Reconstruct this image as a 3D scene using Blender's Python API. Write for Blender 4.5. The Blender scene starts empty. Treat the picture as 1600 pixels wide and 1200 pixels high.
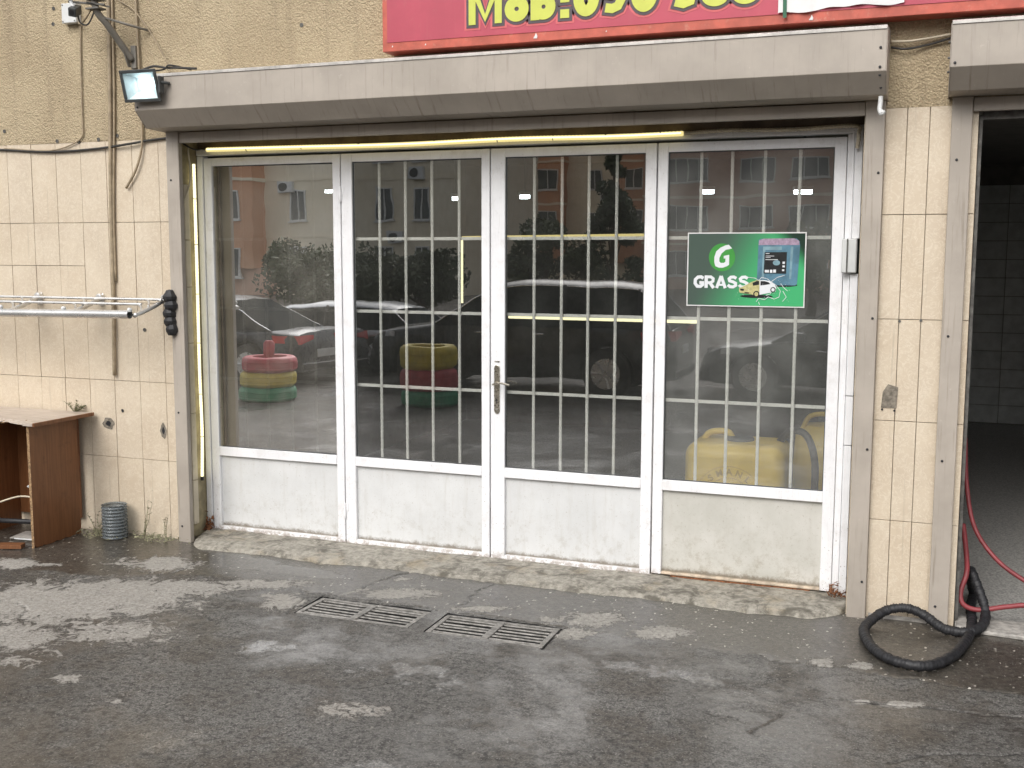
import bpy, bmesh, math, random
import numpy as np
from mathutils import Vector, Matrix, Euler, noise
random.seed(7); np.random.seed(7)
S = bpy.context.scene
COL = S.collection
R = math.radians

# ---------------------------------------------------------------- camera
EYE = Vector((0.0, -6.6, 2.1))
yaw, pitch, roll = R(20.709), R(6.66), R(.143)
fw = Vector((-math.sin(yaw) * math.cos(pitch), math.cos(yaw) * math.cos(pitch), -math.sin(pitch)))
rt = Vector((math.cos(yaw), math.sin(yaw), 0)); up = rt.cross(fw)
rt2 = rt * math.cos(roll) + up * math.sin(roll); up2 = up * math.cos(roll) - rt * math.sin(roll)
cd = bpy.data.cameras.new('camera'); cam = bpy.data.objects.new('camera', cd); COL.objects.link(cam)
M = Matrix((rt2, up2, -fw)).transposed().to_4x4(); M.translation = EYE
cam.matrix_world = M
cd.sensor_width = 36; cd.lens = 36 * 1724.8 / 1600
cd.clip_start = 0.05; cd.clip_end = 600
S.camera = cam
# ---------------------------------------------------------------- overcast daylight
W = bpy.data.worlds.new('World'); S.world = W; W.use_nodes = True
wn = W.node_tree; wn.nodes.clear()
SUN_EL, SUN_AZ = 42, 190            # azimuth clockwise from +y: high, in front of the garage
sky = wn.nodes.new('ShaderNodeTexSky'); sky.sky_type = 'NISHITA'; sky.sun_disc = False
sky.sun_elevation = R(SUN_EL); sky.sun_rotation = R(SUN_AZ); sky.dust_density = 4; sky.ozone_density = 1
hs = wn.nodes.new('ShaderNodeHueSaturation'); hs.inputs['Saturation'].default_value = 0.22
bg = wn.nodes.new('ShaderNodeBackground'); bg.inputs['Strength'].default_value = 0.15
wo = wn.nodes.new('ShaderNodeOutputWorld')
wn.links.new(sky.outputs[0], hs.inputs['Color']); wn.links.new(hs.outputs[0], bg.inputs['Color']); wn.links.new(bg.outputs[0], wo.inputs[0])
sl = bpy.data.lights.new('sun', 'SUN'); sl.energy = 0.52; sl.angle = R(35); sl.color = (1, .97, .92)
sun = bpy.data.objects.new('sun', sl); COL.objects.link(sun)
sd = Vector((math.sin(R(SUN_AZ)) * math.cos(R(SUN_EL)), math.cos(R(SUN_AZ)) * math.cos(R(SUN_EL)), math.sin(R(SUN_EL))))
sun.rotation_euler = sd.to_track_quat('Z', 'Y').to_euler(); sun.location = sd * 40
S.view_settings.view_transform = 'Standard'; S.view_settings.look = 'None'
S.view_settings.exposure = 0.58; S.view_settings.gamma = 1; S.view_settings.use_curve_mapping = False
S.render.engine = 'CYCLES'
S.cycles.max_bounces = 8; S.cycles.transparent_max_bounces = 16; S.cycles.glossy_bounces = 4
S.cycles.caustics_reflective = False; S.cycles.caustics_refractive = False

# ---------------------------------------------------------------- materials
class NT:
    def __init__(s, name):
        s.m = bpy.data.materials.new(name); s.m.use_nodes = True
        s.t = s.m.node_tree; s.t.nodes.clear()
        s.out = s.n('ShaderNodeOutputMaterial')
        s.geo = s.n('ShaderNodeNewGeometry')
        s.P = s.geo.outputs['Position']
    def n(s, t, **k):
        x = s.t.nodes.new(t)
        for a, b in k.items(): setattr(x, a, b)
        return x
    def set(s, sock, v):
        if isinstance(v, bpy.types.NodeSocket): s.t.links.new(v, sock)
        elif v is not None:
            if sock.type == 'RGBA' and len(v) == 3: v = (*v, 1)
            sock.default_value = v
    def math(s, op, a, b=None, c=None, clamp=False):
        x = s.n('ShaderNodeMath', operation=op, use_clamp=clamp); s.set(x.inputs[0], a)
        if b is not None: s.set(x.inputs[1], b)
        if c is not None: s.set(x.inputs[2], c)
        return x.outputs[0]
    def vscale(s, v, xyz):
        x = s.n('ShaderNodeVectorMath', operation='MULTIPLY'); s.set(x.inputs[0], v); x.inputs[1].default_value = xyz
        return x.outputs[0]
    def noise(s, scale, detail=4, rough=.6, vec=None, dist=0):
        x = s.n('ShaderNodeTexNoise'); x.inputs['Scale'].default_value = scale; x.inputs['Detail'].default_value = detail
        x.inputs['Roughness'].default_value = rough; x.inputs['Distortion'].default_value = dist
        s.set(x.inputs['Vector'], vec or s.P); return x.outputs['Fac']
    def vor(s, scale, vec=None, feature='F1'):
        x = s.n('ShaderNodeTexVoronoi', feature=feature); x.inputs['Scale'].default_value = scale
        s.set(x.inputs['Vector'], vec or s.P); return x
    def ss(s, v, a, b, lo=0., hi=1.):
        x = s.n('ShaderNodeMapRange', interpolation_type='SMOOTHSTEP'); s.set(x.inputs[0], v)
        for i, q in zip((1, 2, 3, 4), (a, b, lo, hi)): x.inputs[i].default_value = q
        return x.outputs[0]
    def mix(s, f, a, b, mode='MIX'):
        x = s.n('ShaderNodeMix', data_type='RGBA', blend_type=mode); s.set(x.inputs[0], f); s.set(x.inputs[6], a); s.set(x.inputs[7], b)
        return x.outputs[2]
    def attr(s, name):
        x = s.n('ShaderNodeAttribute', attribute_name=name); return x.outputs['Fac']
    def sep(s):
        x = s.n('ShaderNodeSeparateXYZ'); s.set(x.inputs[0], s.P); return x.outputs
    def bump(s, h, strength=.3, dist=.01, normal=None):
        x = s.n('ShaderNodeBump'); x.inputs['Strength'].default_value = strength; x.inputs['Distance'].default_value = dist
        s.set(x.inputs['Height'], h)
        if normal: s.set(x.inputs['Normal'], normal)
        return x.outputs[0]
    def bsdf(s, col, rough=.5, metal=0., normal=None, spec=None, **k):
        x = s.n('ShaderNodeBsdfPrincipled'); s.set(x.inputs['Base Color'], col); s.set(x.inputs['Roughness'], rough); s.set(x.inputs['Metallic'], metal)
        if normal: s.set(x.inputs['Normal'], normal)
        if spec is not None: s.set(x.inputs['Specular IOR Level'], spec)
        for a, b in k.items(): s.set(x.inputs[a.replace('_', ' ')], b)
        s.t.links.new(x.outputs[0], s.out.inputs[0]); return x

def plain(name, col, rough=.5, metal=0., var=.15, scale=8, bump=0., bscale=60, streak=0., dirt=0., dirtcol=(.09, .07, .05)):
    t = NT(name)
    dark = tuple(c * (1 - var) for c in col); lite = tuple(min(1, c * (1 + var)) for c in col)
    c = t.mix(t.ss(t.noise(scale, 5), .3, .7), dark, lite)
    if streak:
        c = t.mix(t.math('MULTIPLY', t.ss(t.noise(1, 5, .7, t.vscale(t.P, (55, 8, 2.2))), .52, .78), streak), c, dirtcol)
    if dirt:
        c = t.mix(t.math('MULTIPLY', t.ss(t.noise(14, 8, .75), .55, .72), dirt), c, dirtcol)
    r = t.ss(t.noise(scale * 2.3, 4), .2, .8, max(0, rough - .08), min(1, rough + .08))
    nb = t.bump(t.noise(bscale, 4), .4, bump) if bump else None
    t.bsdf(c, r, metal, nb); return t.m

def emit(name, col, strength):
    t = NT(name); e = t.n('ShaderNodeEmission'); t.set(e.inputs[0], col); e.inputs[1].default_value = strength
    t.t.links.new(e.outputs[0], t.out.inputs[0]); return t.m

def mk_tile():
    t = NT('cream_tile'); x, y, z = t.sep()
    base = t.mix(t.ss(t.noise(3.2, 3), .3, .7), (.555, .465, .355), (.635, .545, .42))
    oi = t.n('ShaderNodeObjectInfo')
    base = t.mix(t.math('MULTIPLY', oi.outputs['Random'], .5), base, (.58, .475, .345))
    vein = t.noise(17, 6, .65, dist=1.6)
    v = t.math('SUBTRACT', 1, t.ss(t.math('ABSOLUTE', t.math('SUBTRACT', vein, .5)), 0, .035))
    base = t.mix(t.math('MULTIPLY', v, .5), base, (.76, .69, .57))
    base = t.mix(t.math('MULTIPLY', t.ss(t.noise(9, 6, .7), .52, .75), .35), base, (.45, .35, .24))
    spl = t.math('MULTIPLY', t.ss(t.noise(30, 6, .8), .58, .7), t.ss(z, .0, .75, .75, .1))
    base = t.mix(spl, base, (.20, .17, .13))
    st = t.ss(t.noise(1, 6, .7, t.vscale(t.P, (30, 4, 1.1))), .56, .75)
    base = t.mix(t.math('MULTIPLY', st, .42), base, (.30, .25, .18))
    t.bsdf(base, t.ss(t.noise(6, 4), .3, .7, .35, .55), normal=t.bump(t.noise(40, 5), .25, .002)); return t.m

def mk_stucco():
    t = NT('rough_stucco')
    base = t.mix(t.ss(t.noise(1.6, 5), .3, .7), (.45, .365, .235), (.57, .475, .315))
    sp = t.vor(85); base = t.mix(t.math('MULTIPLY', t.ss(sp.outputs['Distance'], .1, .6), .35), t.mix(.0, base, base), (.30, .22, .14))
    base = t.mix(t.math('MULTIPLY', t.ss(t.noise(120, 3), .58, .68), .5), base, (.70, .60, .44))
    st = t.ss(t.noise(1, 6, .7, t.vscale(t.P, (9, 2, .6))), .5, .78)
    base = t.mix(t.math('MULTIPLY', st, .5), base, (.24, .19, .13))
    h = t.math('ADD', t.noise(48, 6, .6, dist=.6), t.math('MULTIPLY', sp.outputs['Distance'], -.5))
    t.bsdf(base, .92, normal=t.bump(h, .9, .016)); return t.m

def mk_white():
    t = NT('chipped_white_paint'); x, y, z = t.sep()
    base = t.mix(t.ss(t.noise(5, 5), .3, .7), (.80, .80, .815), (.88, .88, .89))
    br = t.noise(1, 5, .75, t.vscale(t.P, (160, 40, 5)))
    base = t.mix(t.math('MULTIPLY', t.ss(br, .55, .72), .35), base, (.45, .44, .43))
    base = t.mix(t.math('MULTIPLY', t.ss(t.noise(7, 7, .7), .5, .72), .3), base, (.50, .47, .42))
    chip = t.math('MULTIPLY', t.ss(t.noise(60, 7, .75), .60, .66), t.ss(z, 0.02, .85, .95, .25))
    base = t.mix(chip, base, (.20, .15, .11))
    rust = t.math('MULTIPLY', t.ss(t.noise(16, 8, .82), .44, .56), t.ss(z, .03, .10, .7, 0))
    base = t.mix(rust, base, (.24, .16, .10))
    t.bsdf(base, .48, normal=t.bump(t.math('ADD', br, t.math('MULTIPLY', chip, -.6)), .3, .0015)); return t.m

def mk_panel(old=False):
    t = NT('stained_cream_sheet' if old else 'dirty_white_sheet'); x, y, z = t.sep()
    base = t.mix(t.ss(t.noise(3, 4), .3, .7), *(((.50, .49, .44), (.60, .585, .54)) if old else ((.62, .625, .62), (.69, .695, .69))))
    st = t.ss(t.noise(1, 7, .72, t.vscale(t.P, (24, 4, 2.6))), .5, .74)
    base = t.mix(t.math('MULTIPLY', st, .26), base, (.44, .41, .35))
    sp_ = t.math('MULTIPLY', t.ss(t.noise(13, 8, .8), .48, .66), t.ss(z, .05, .5, .55 if old else .30, .05)); base = t.mix(sp_, base, (.30, .26, .19))
    spk = t.math('MULTIPLY', t.ss(t.noise(70, 6, .8), .585 if old else .61, .65), .7)
    base = t.mix(spk, base, (.35, .31, .25))
    edge = t.ss(t.math('ADD', t.math('MULTIPLY', t.noise(22, 7, .8), .09), t.math('MULTIPLY', z, -1)), -.055, -.02)
    base = t.mix(t.math('MULTIPLY', edge, .85), base, (.16, .13, .09))
    t.bsdf(base, .5, normal=t.bump(t.noise(9, 3), .3, .006)); return t.m

def mk_shutter():
    t = NT('beige_powder_coat')
    base = t.mix(t.ss(t.noise(2.5, 4), .3, .7), (.35, .31, .265), (.44, .39, .335))
    st = t.ss(t.noise(1, 7, .72, t.vscale(t.P, (38, 3, 1.6))), .53, .74)
    base = t.mix(t.math('MULTIPLY', st, .7), base, (.20, .165, .125))
    base = t.mix(t.math('MULTIPLY', t.ss(t.noise(26, 7, .8), .60, .72), .35), base, (.62, .58, .52))
    t.bsdf(base, t.ss(t.noise(10, 4), .3, .7, .38, .58), normal=t.bump(t.noise(5, 3), .2, .004)); return t.m

def mk_ground():
    t = NT('wet_asphalt'); zone = t.attr('zone'); pale = t.attr('pale'); crack = t.attr('crack'); pud = t.attr('puddle')
    n1 = t.noise(5, 8, .7); n2 = t.noise(38, 7, .75); nf = t.noise(95, 6, .75); n0 = t.noise(1.3, 5, .6)
    asp = t.mix(t.ss(nf, .3, .7), (.032, .031, .029), (.31, .30, .28))
    asp = t.mix(t.math('MULTIPLY', t.ss(n0, .35, .65), .5), asp, (.088, .083, .074))
    con = t.mix(t.ss(n2, .3, .72), (.040, .035, .027), (.200, .180, .150))
    con = t.mix(t.math('MULTIPLY', t.ss(n1, .4, .7), .5), con, (.040, .034, .026))
    zz = t.ss(t.math('ADD', zone, t.math('MULTIPLY', t.math('SUBTRACT', n2, .5), .25)), .42, .58)
    c = t.mix(zz, asp, con)
    c = t.mix(t.math('MULTIPLY', t.ss(t.noise(2.1, 6, .7, dist=.5), .45, .62), .55), c, (.070, .053, .034))
    c = t.mix(t.math('MULTIPLY', t.ss(t.noise(26, 7, .85), .48, .58), .75), c, (.018, .017, .016))
    c = t.mix(t.math('MULTIPLY', t.ss(t.noise(42, 6, .85), .54, .64), .6), c, (.21, .20, .185))
    # stone chips set in the surface
    v = t.vor(85); vc = t.n('ShaderNodeSeparateColor'); t.set(vc.inputs[0], v.outputs['Color'])
    chip = t.math('MULTIPLY', t.ss(v.outputs['Distance'], .38, .22), t.ss(t.math('ADD', vc.outputs[0], t.math('MULTIPLY', t.math('SUBTRACT', n1, .5), .9)), .86, .90))
    dv = t.n('ShaderNodeVectorMath', operation='MULTIPLY_ADD'); t.set(dv.inputs[0], t.n('ShaderNodeTexNoise').outputs['Color']); dv.inputs[1].default_value = (1.1, 1.1, 0); t.set(dv.inputs[2], t.vscale(t.P, (44, 27, 30))); nn = dv.inputs[0].links[0].from_node; nn.inputs['Scale'].default_value = 60; t.set(nn.inputs['Vector'], t.P); v2 = t.vor(1, dv.outputs[0]); vc2 = t.n('ShaderNodeSeparateColor'); t.set(vc2.inputs[0], v2.outputs['Color'])
    chip2 = t.math('MULTIPLY', t.ss(v2.outputs['Distance'], .30, .18), t.ss(vc2.outputs[1], .83, .84))
    chip2 = t.math('MULTIPLY', chip2, t.math('MULTIPLY', t.ss(zone, .3, .6, .13, 1), t.ss(n1, .34, .56)))
    c = t.mix(t.math('MULTIPLY', chip, .60), c, (.30, .29, .27))
    c = t.mix(t.math('MULTIPLY', chip2, .95), c, (.62, .58, .50))
    # pale dried cement scum with ragged edges
    pn = t.math('ADD', pale, t.math('ADD', t.math('MULTIPLY', t.math('SUBTRACT', t.noise(8, 10, .8, dist=.9), .5), 2.7), t.math('MULTIPLY', t.math('SUBTRACT', t.noise(34, 6, .7), .5), .9)))
    pm = t.math('MULTIPLY', t.ss(pn, .46, .60), t.ss(t.math('ADD', t.noise(16, 6, .7), t.math('MULTIPLY', pale, .25)), .44, .58, .45, 1))
    pm = t.math('MULTIPLY', pm, t.ss(nf, .30, .50, .45, 1))
    pc = t.mix(t.ss(n2, .3, .7), (.36, .34, .305), (.66, .63, .58))
    c = t.mix(t.math('MULTIPLY', pm, .92), c, pc)
    halo = t.math('MULTIPLY', t.ss(pn, .36, .50), .25)
    c = t.mix(halo, c, (.15, .135, .115))
    c = t.mix(t.math('MULTIPLY', t.ss(crack, .35, .8), .85), c, (.012, .011, .010))
    wn_ = t.math('ADD', t.noise(1.1, 6, .65, dist=.4), t.math('MULTIPLY', n1, .35))
    wet = t.ss(wn_, .54, .72, 1, .15)
    wet = t.math('MAXIMUM', wet, t.math('MULTIPLY', zz, .9))
    wet = t.math('MULTIPLY', wet, t.math('SUBTRACT', 1, pm))
    c = t.mix(t.math('MULTIPLY', wet, .42), c, (.024, .019, .013))
    c = t.mix(t.math('MULTIPLY', chip2, .9), c, (.55, .52, .46)); c = t.mix(t.math('MULTIPLY', chip, .35), c, (.30, .29, .27))
    pu = t.ss(t.math('ADD', pud, t.math('MULTIPLY', t.math('SUBTRACT', n1, .5), 1.2)), .42, .60)
    pu = t.math('MULTIPLY', pu, t.math('SUBTRACT', 1, pm))
    h = t.math('ADD', t.math('MULTIPLY', nf, .6), t.math('ADD', n2, t.math('MULTIPLY', chip, .25)))
    h = t.math('ADD', h, t.math('MULTIPLY', pm, .5))
    h = t.math('SUBTRACT', h, t.math('MULTIPLY', crack, 1.6))
    hf = t.math('MULTIPLY', h, t.math('MULTIPLY_ADD', pu, -.95, 1))
    b_ = t.bsdf(c, t.math('MULTIPLY_ADD', wet, -.35, .85), normal=t.bump(hf, .9, .011), spec=.4)
    t.set(b_.inputs['Coat Weight'], t.math('MAXIMUM', wet, pu)); t.set(b_.inputs['Coat Roughness'], t.math('MULTIPLY_ADD', pu, -.16, .20))
    t.set(b_.inputs['Coat Normal'], t.bump(hf, .34, .0050)); return t.m

def mk_apron():
    t = NT('old_concrete')
    n2 = t.noise(24, 8, .75)
    c = t.mix(t.ss(n2, .3, .7), (.20, .185, .155), (.44, .41, .35))
    c = t.mix(t.math('MULTIPLY', t.ss(t.noise(7, 8, .75, dist=.6), .46, .62), .85), c, (.085, .076, .058))
    c = t.mix(t.math('MULTIPLY', t.ss(t.noise(3, 5, .7), .52, .7), .5), c, (.34, .27, .17))
    t.bsdf(c, .62, normal=t.bump(t.math('ADD', n2, t.math('MULTIPLY', t.noise(1, 3, .5, t.vscale(t.P, (40, 6, 1))), .6)), .7, .01)); return t.m

def mk_glass(name, refl, dust, dustcol=(.42, .43, .40), tint=(.97, .98, .97)):
    """face 0: front coat (reflects + transmits); used with 'pane_body' for the other faces"""
    t = NT(name)
    tr = t.n('ShaderNodeBsdfTransparent'); t.set(tr.inputs[0], tint)
    gl = t.n('ShaderNodeBsdfGlossy'); gl.inputs['Roughness'].default_value = .004
    t.set(gl.inputs['Normal'], t.bump(t.noise(2.2, 2), .12, .004))
    f = refl
    m1 = t.n('ShaderNodeMixShader'); t.set(m1.inputs[0], f)
    t.t.links.new(tr.outputs[0], m1.inputs[1]); t.t.links.new(gl.outputs[0], m1.inputs[2])
    df = t.n('ShaderNodeBsdfDiffuse'); t.set(df.inputs[0], dustcol)
    d = t.math('ADD', t.ss(t.noise(3, 6, .6), .3, .8, dust * .35, dust), t.math('MULTIPLY', t.ss(t.noise(1, 6, .75, t.vscale(t.P, (60, 6, 5))), .55, .78), dust * .6))
    d = t.math('ADD', d, t.math('MULTIPLY', t.ss(t.noise(190, 3, .7), .70, .74), .35))
    m2 = t.n('ShaderNodeMixShader'); t.set(m2.inputs[0], d)
    t.t.links.new(m1.outputs[0], m2.inputs[1]); t.t.links.new(df.outputs[0], m2.inputs[2])
    t.t.links.new(m2.outputs[0], t.out.inputs[0]); return t.m

def mk_clear(name, col=(.9, .92, .92)):
    t = NT(name); tr = t.n('ShaderNodeBsdfTransparent'); t.set(tr.inputs[0], col)
    t.t.links.new(tr.outputs[0], t.out.inputs[0]); return t.m

def mk_wood(name, a, b, scale=(60, 60, 3)):
    t = NT(name)
    g_ = t.noise(1, 6, .65, t.vscale(t.P, scale), dist=.8)
    c = t.mix(t.ss(g_, .3, .7), a, b)
    c = t.mix(t.math('MULTIPLY', t.ss(t.noise(9, 7, .75), .55, .72), .45), c, tuple(x * .45 for x in a))
    t.bsdf(c, .42, normal=t.bump(g_, .15, .001)); return t.m

def mk_leaf(name, a, b):
    t = NT(name); oi = t.n('ShaderNodeObjectInfo')
    c = t.mix(t.ss(t.noise(1.1, 4), .3, .7), a, b); t.bsdf(c, .6); return t.m

def mk_facade(name, a, b, streak=.4):
    t = NT(name)
    c = t.mix(t.ss(t.noise(.35, 6), .3, .7), a, b)
    c = t.mix(t.math('MULTIPLY', t.ss(t.noise(1, 6, .7, t.vscale(t.P, (1.6, 1.6, .12))), .5, .75), streak), c, tuple(x * .5 for x in a))
    t.bsdf(c, .85, normal=t.bump(t.noise(12, 5), .4, .02)); return t.m

MT = dict(
    tile=mk_tile(), stucco=mk_stucco(), white=mk_white(), panel=mk_panel(), stainrail=plain('stained_rail_paint', (.52, .43, .33), .6, var=.35, scale=14, bump=.003, dirt=.9, dirtcol=(.16, .085, .04)), panelold=mk_panel(True), shutter=mk_shutter(), ground=mk_ground(), apron=mk_apron(),
    grout=plain('grout', (.34, .28, .21), .9, bump=.002),
    jamb=plain('stained_jamb', (.33, .28, .17), .7, var=.3, bump=.003, dirt=.6, streak=.5),
    brownbar=plain('dirty_brown_metal', (.17, .13, .095), .55, var=.3, dirt=.5),
    darkmetal=plain('weathered_dark_metal', (.13, .125, .115), .6, .4, var=.4, scale=20, bump=.002, dirt=.6),
    grate=plain('worn_iron', (.24, .228, .21), .5, .3, var=.4, scale=25, bump=.002, dirt=.7),
    steel=plain('satin_steel', (.66, .655, .64), .30, .75, var=.08),
    nickel=plain('worn_nickel', (.55, .51, .43), .3, 1., var=.25, scale=40, dirt=.4),
    greyarm=plain('grey_brown_paint', (.20, .185, .16), .5, var=.15, dirt=.2),
    red=plain('faded_red_vinyl', (.45, .065, .10), .45, var=.08, scale=3, streak=.12, dirt=.15, dirtcol=(.45, .20, .18)),
    redtrim=plain('red_painted_metal', (.47, .10, .065), .5, var=.2, dirt=.45, dirtcol=(.55, .36, .27)),
    black=plain('black_plastic', (.018, .018, .020), .5, bump=.001),
    charcoal=plain('charcoal_aluminium', (.07, .075, .075), .45, .3),
    rubber=plain('black_tape_rubber', (.016, .016, .018), .55, var=.4, scale=60, bump=.004, dirt=.25, dirtcol=(.07, .065, .06)),
    redhose=plain('red_rubber_hose', (.21, .035, .04), .5, var=.2, dirt=.3, dirtcol=(.12, .03, .03)),
    cable=plain('brown_cable_sheath', (.34, .27, .18), .6, var=.2, scale=20), cableblack=plain('black_cable_sheath', (.03, .028, .025), .55),
    conduit=plain('cream_corrugated_conduit', (.62, .55, .42), .45, var=.1, dirt=.3),
    whiteplastic=plain('white_plastic', (.66, .67, .66), .4, var=.06, dirt=.25),
    paper=plain('white_banner', (.72, .71, .70), .6, var=.06, dirt=.1), green=plain('green_tape', (.02, .12, .06), .5),
    yellow=plain('sign_yellow', (.56, .60, .10), .45, var=.06), outline=plain('sign_dark_outline', (.085, .065, .075), .5, var=.1), halo=plain('sign_pink_halo', (.62, .13, .14), .5, var=.06),
    bar=plain('cream_bar_paint', (.88, .86, .80), .5, var=.05, scale=30, dirt=.3),
    wood=mk_wood('brown_laminate', (.150, .058, .022), (.225, .095, .038)),
    woodtop=mk_wood('weathered_chipboard', (.40, .33, .27), (.54, .47, .41), (5, 40, 40)), chip=plain('torn_chipboard', (.30, .19, .10), .95, var=.5, scale=70, bump=.01),
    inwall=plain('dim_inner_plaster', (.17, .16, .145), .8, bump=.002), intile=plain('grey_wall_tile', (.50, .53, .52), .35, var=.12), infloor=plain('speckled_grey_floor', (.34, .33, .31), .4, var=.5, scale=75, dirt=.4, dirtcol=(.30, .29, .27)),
    cement=plain('pale_cement', (.36, .34, .31), .8, var=.3, scale=25, bump=.004, dirt=.6, dirtcol=(.14, .13, .11)),
    pvcyellow=plain('yellow_polyethylene', (.72, .51, .09), .45, var=.1, scale=4), lime=plain('lime_plastic', (.48, .46, .08), .45), stamp=plain('faint_stamp', (.44, .31, .08), .6),
    tyrered=plain('red_painted_tyre', (.42, .04, .06), .5), tyreyellow=plain('yellow_painted_tyre', (.50, .40, .03), .5), tyregreen=plain('green_painted_tyre', (.02, .26, .13), .5),
    carblack=plain('black_car_paint', (.010, .011, .014), .22, 0., var=.05), cargrey=plain('grey_car_paint', (.045, .05, .058), .30, .2, var=.05), carwhite=plain('white_car_paint', (.70, .72, .74), .15, var=.03),
    carglass=plain('dark_car_glass', (.02, .024, .026), .32), tyre=plain('tyre_rubber', (.02, .02, .02), .8), chrome=plain('chrome', (.75, .75, .76), .12, 1.),
    taillight=plain('red_lens', (.55, .02, .03), .15), headlight=plain('clear_lens', (.65, .67, .70), .1),
    bark=plain('bark', (.10, .075, .05), .9, bump=.02, bscale=20),
    leafa=mk_leaf('dark_foliage', (.028, .045, .018), (.070, .100, .038)), leafb=mk_leaf('olive_foliage', (.05, .065, .028), (.11, .13, .06)), weed=mk_leaf('dry_weed', (.16, .16, .085), (.30, .28, .18)),
    orange=mk_facade('orange_render', (.60, .30, .17), (.68, .37, .22), .2), beige=mk_facade('beige_render', (.80, .71, .54), (.88, .80, .64), .25), rust=mk_facade('brown_orange_render', (.60, .36, .26), (.68, .42, .31), .25),
    winpane=plain('far_window_glass', (.07, .085, .095), .12), winframe=plain('far_window_frame', (.68, .68, .66), .5), roofm=plain('roof_felt', (.12, .11, .10), .9),
    ledwarm=emit('lit_warm_led_tube', (1, .82, .34), .66), ledhot=emit('lit_warm_led_core', (1, .92, .55), 1.3), ledcool=emit('lit_cool_led', (.80, .95, 1.0), 15.), ledceil=emit('lit_ceiling_panel', (.85, .97, 1.0), 14.),
    posterdark=None, g1=mk_glass('window_glass_reflective', .88, .17, (.60, .57, .50)), g2=mk_glass('window_glass', .34, .05), g4=mk_glass('window_glass_dusty', .27, .25, (.52, .53, .50)), pane=mk_clear('pane_body', (.98, .99, .99)), lampglass=mk_clear('lamp_cover_glass', (.92, .96, .96)),
    reflector=plain('white_reflector', (.75, .80, .82), .35), rustm=plain('rust', (.17, .07, .03), .9, var=.5, scale=60, bump=.004), stone=plain('broken_mortar', (.20, .175, .14), .95, var=.4, scale=40, bump=.006))

def mk_poster():
    t = NT('printed_green_gradient'); x, y, z = t.sep()
    u = t.math('DIVIDE', t.math('ADD', x, 1.43), .72); v = t.math('DIVIDE', t.math('SUBTRACT', z, 1.79), .455)
    d = t.math('ADD', u, t.math('MULTIPLY', v, -.28))
    c = t.mix(t.ss(d, .0, .62), (.065, .098, .080), (.060, .42, .165))
    c = t.mix(t.ss(t.math('ADD', u, t.math('MULTIPLY', v, .55)), 1.22, 1.42), c, (.012, .035, .022))
    t.bsdf(c, .3); return t.m
MT['posterdark'] = mk_poster()
def mk_pet():
    t = NT('blue_grey_clear_plastic')
    tr = t.n('ShaderNodeBsdfTransparent'); t.set(tr.inputs[0], (.70, .73, .74)); b = t.bsdf((.22, .24, .25), .30)
    m1 = t.n('ShaderNodeMixShader'); m1.inputs[0].default_value = .42
    t.t.links.new(tr.outputs[0], m1.inputs[1]); t.t.links.new(b.outputs[0], m1.inputs[2]); t.t.links.new(m1.outputs[0], t.out.inputs[0]); return t.m
MT['pet'] = mk_pet()
def mk_carglass():
    t = NT('dark_tinted_car_glass'); t.bsdf((.025, .03, .033), .5, spec=.0); return t.m
MT['carglass'] = mk_carglass()

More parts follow.
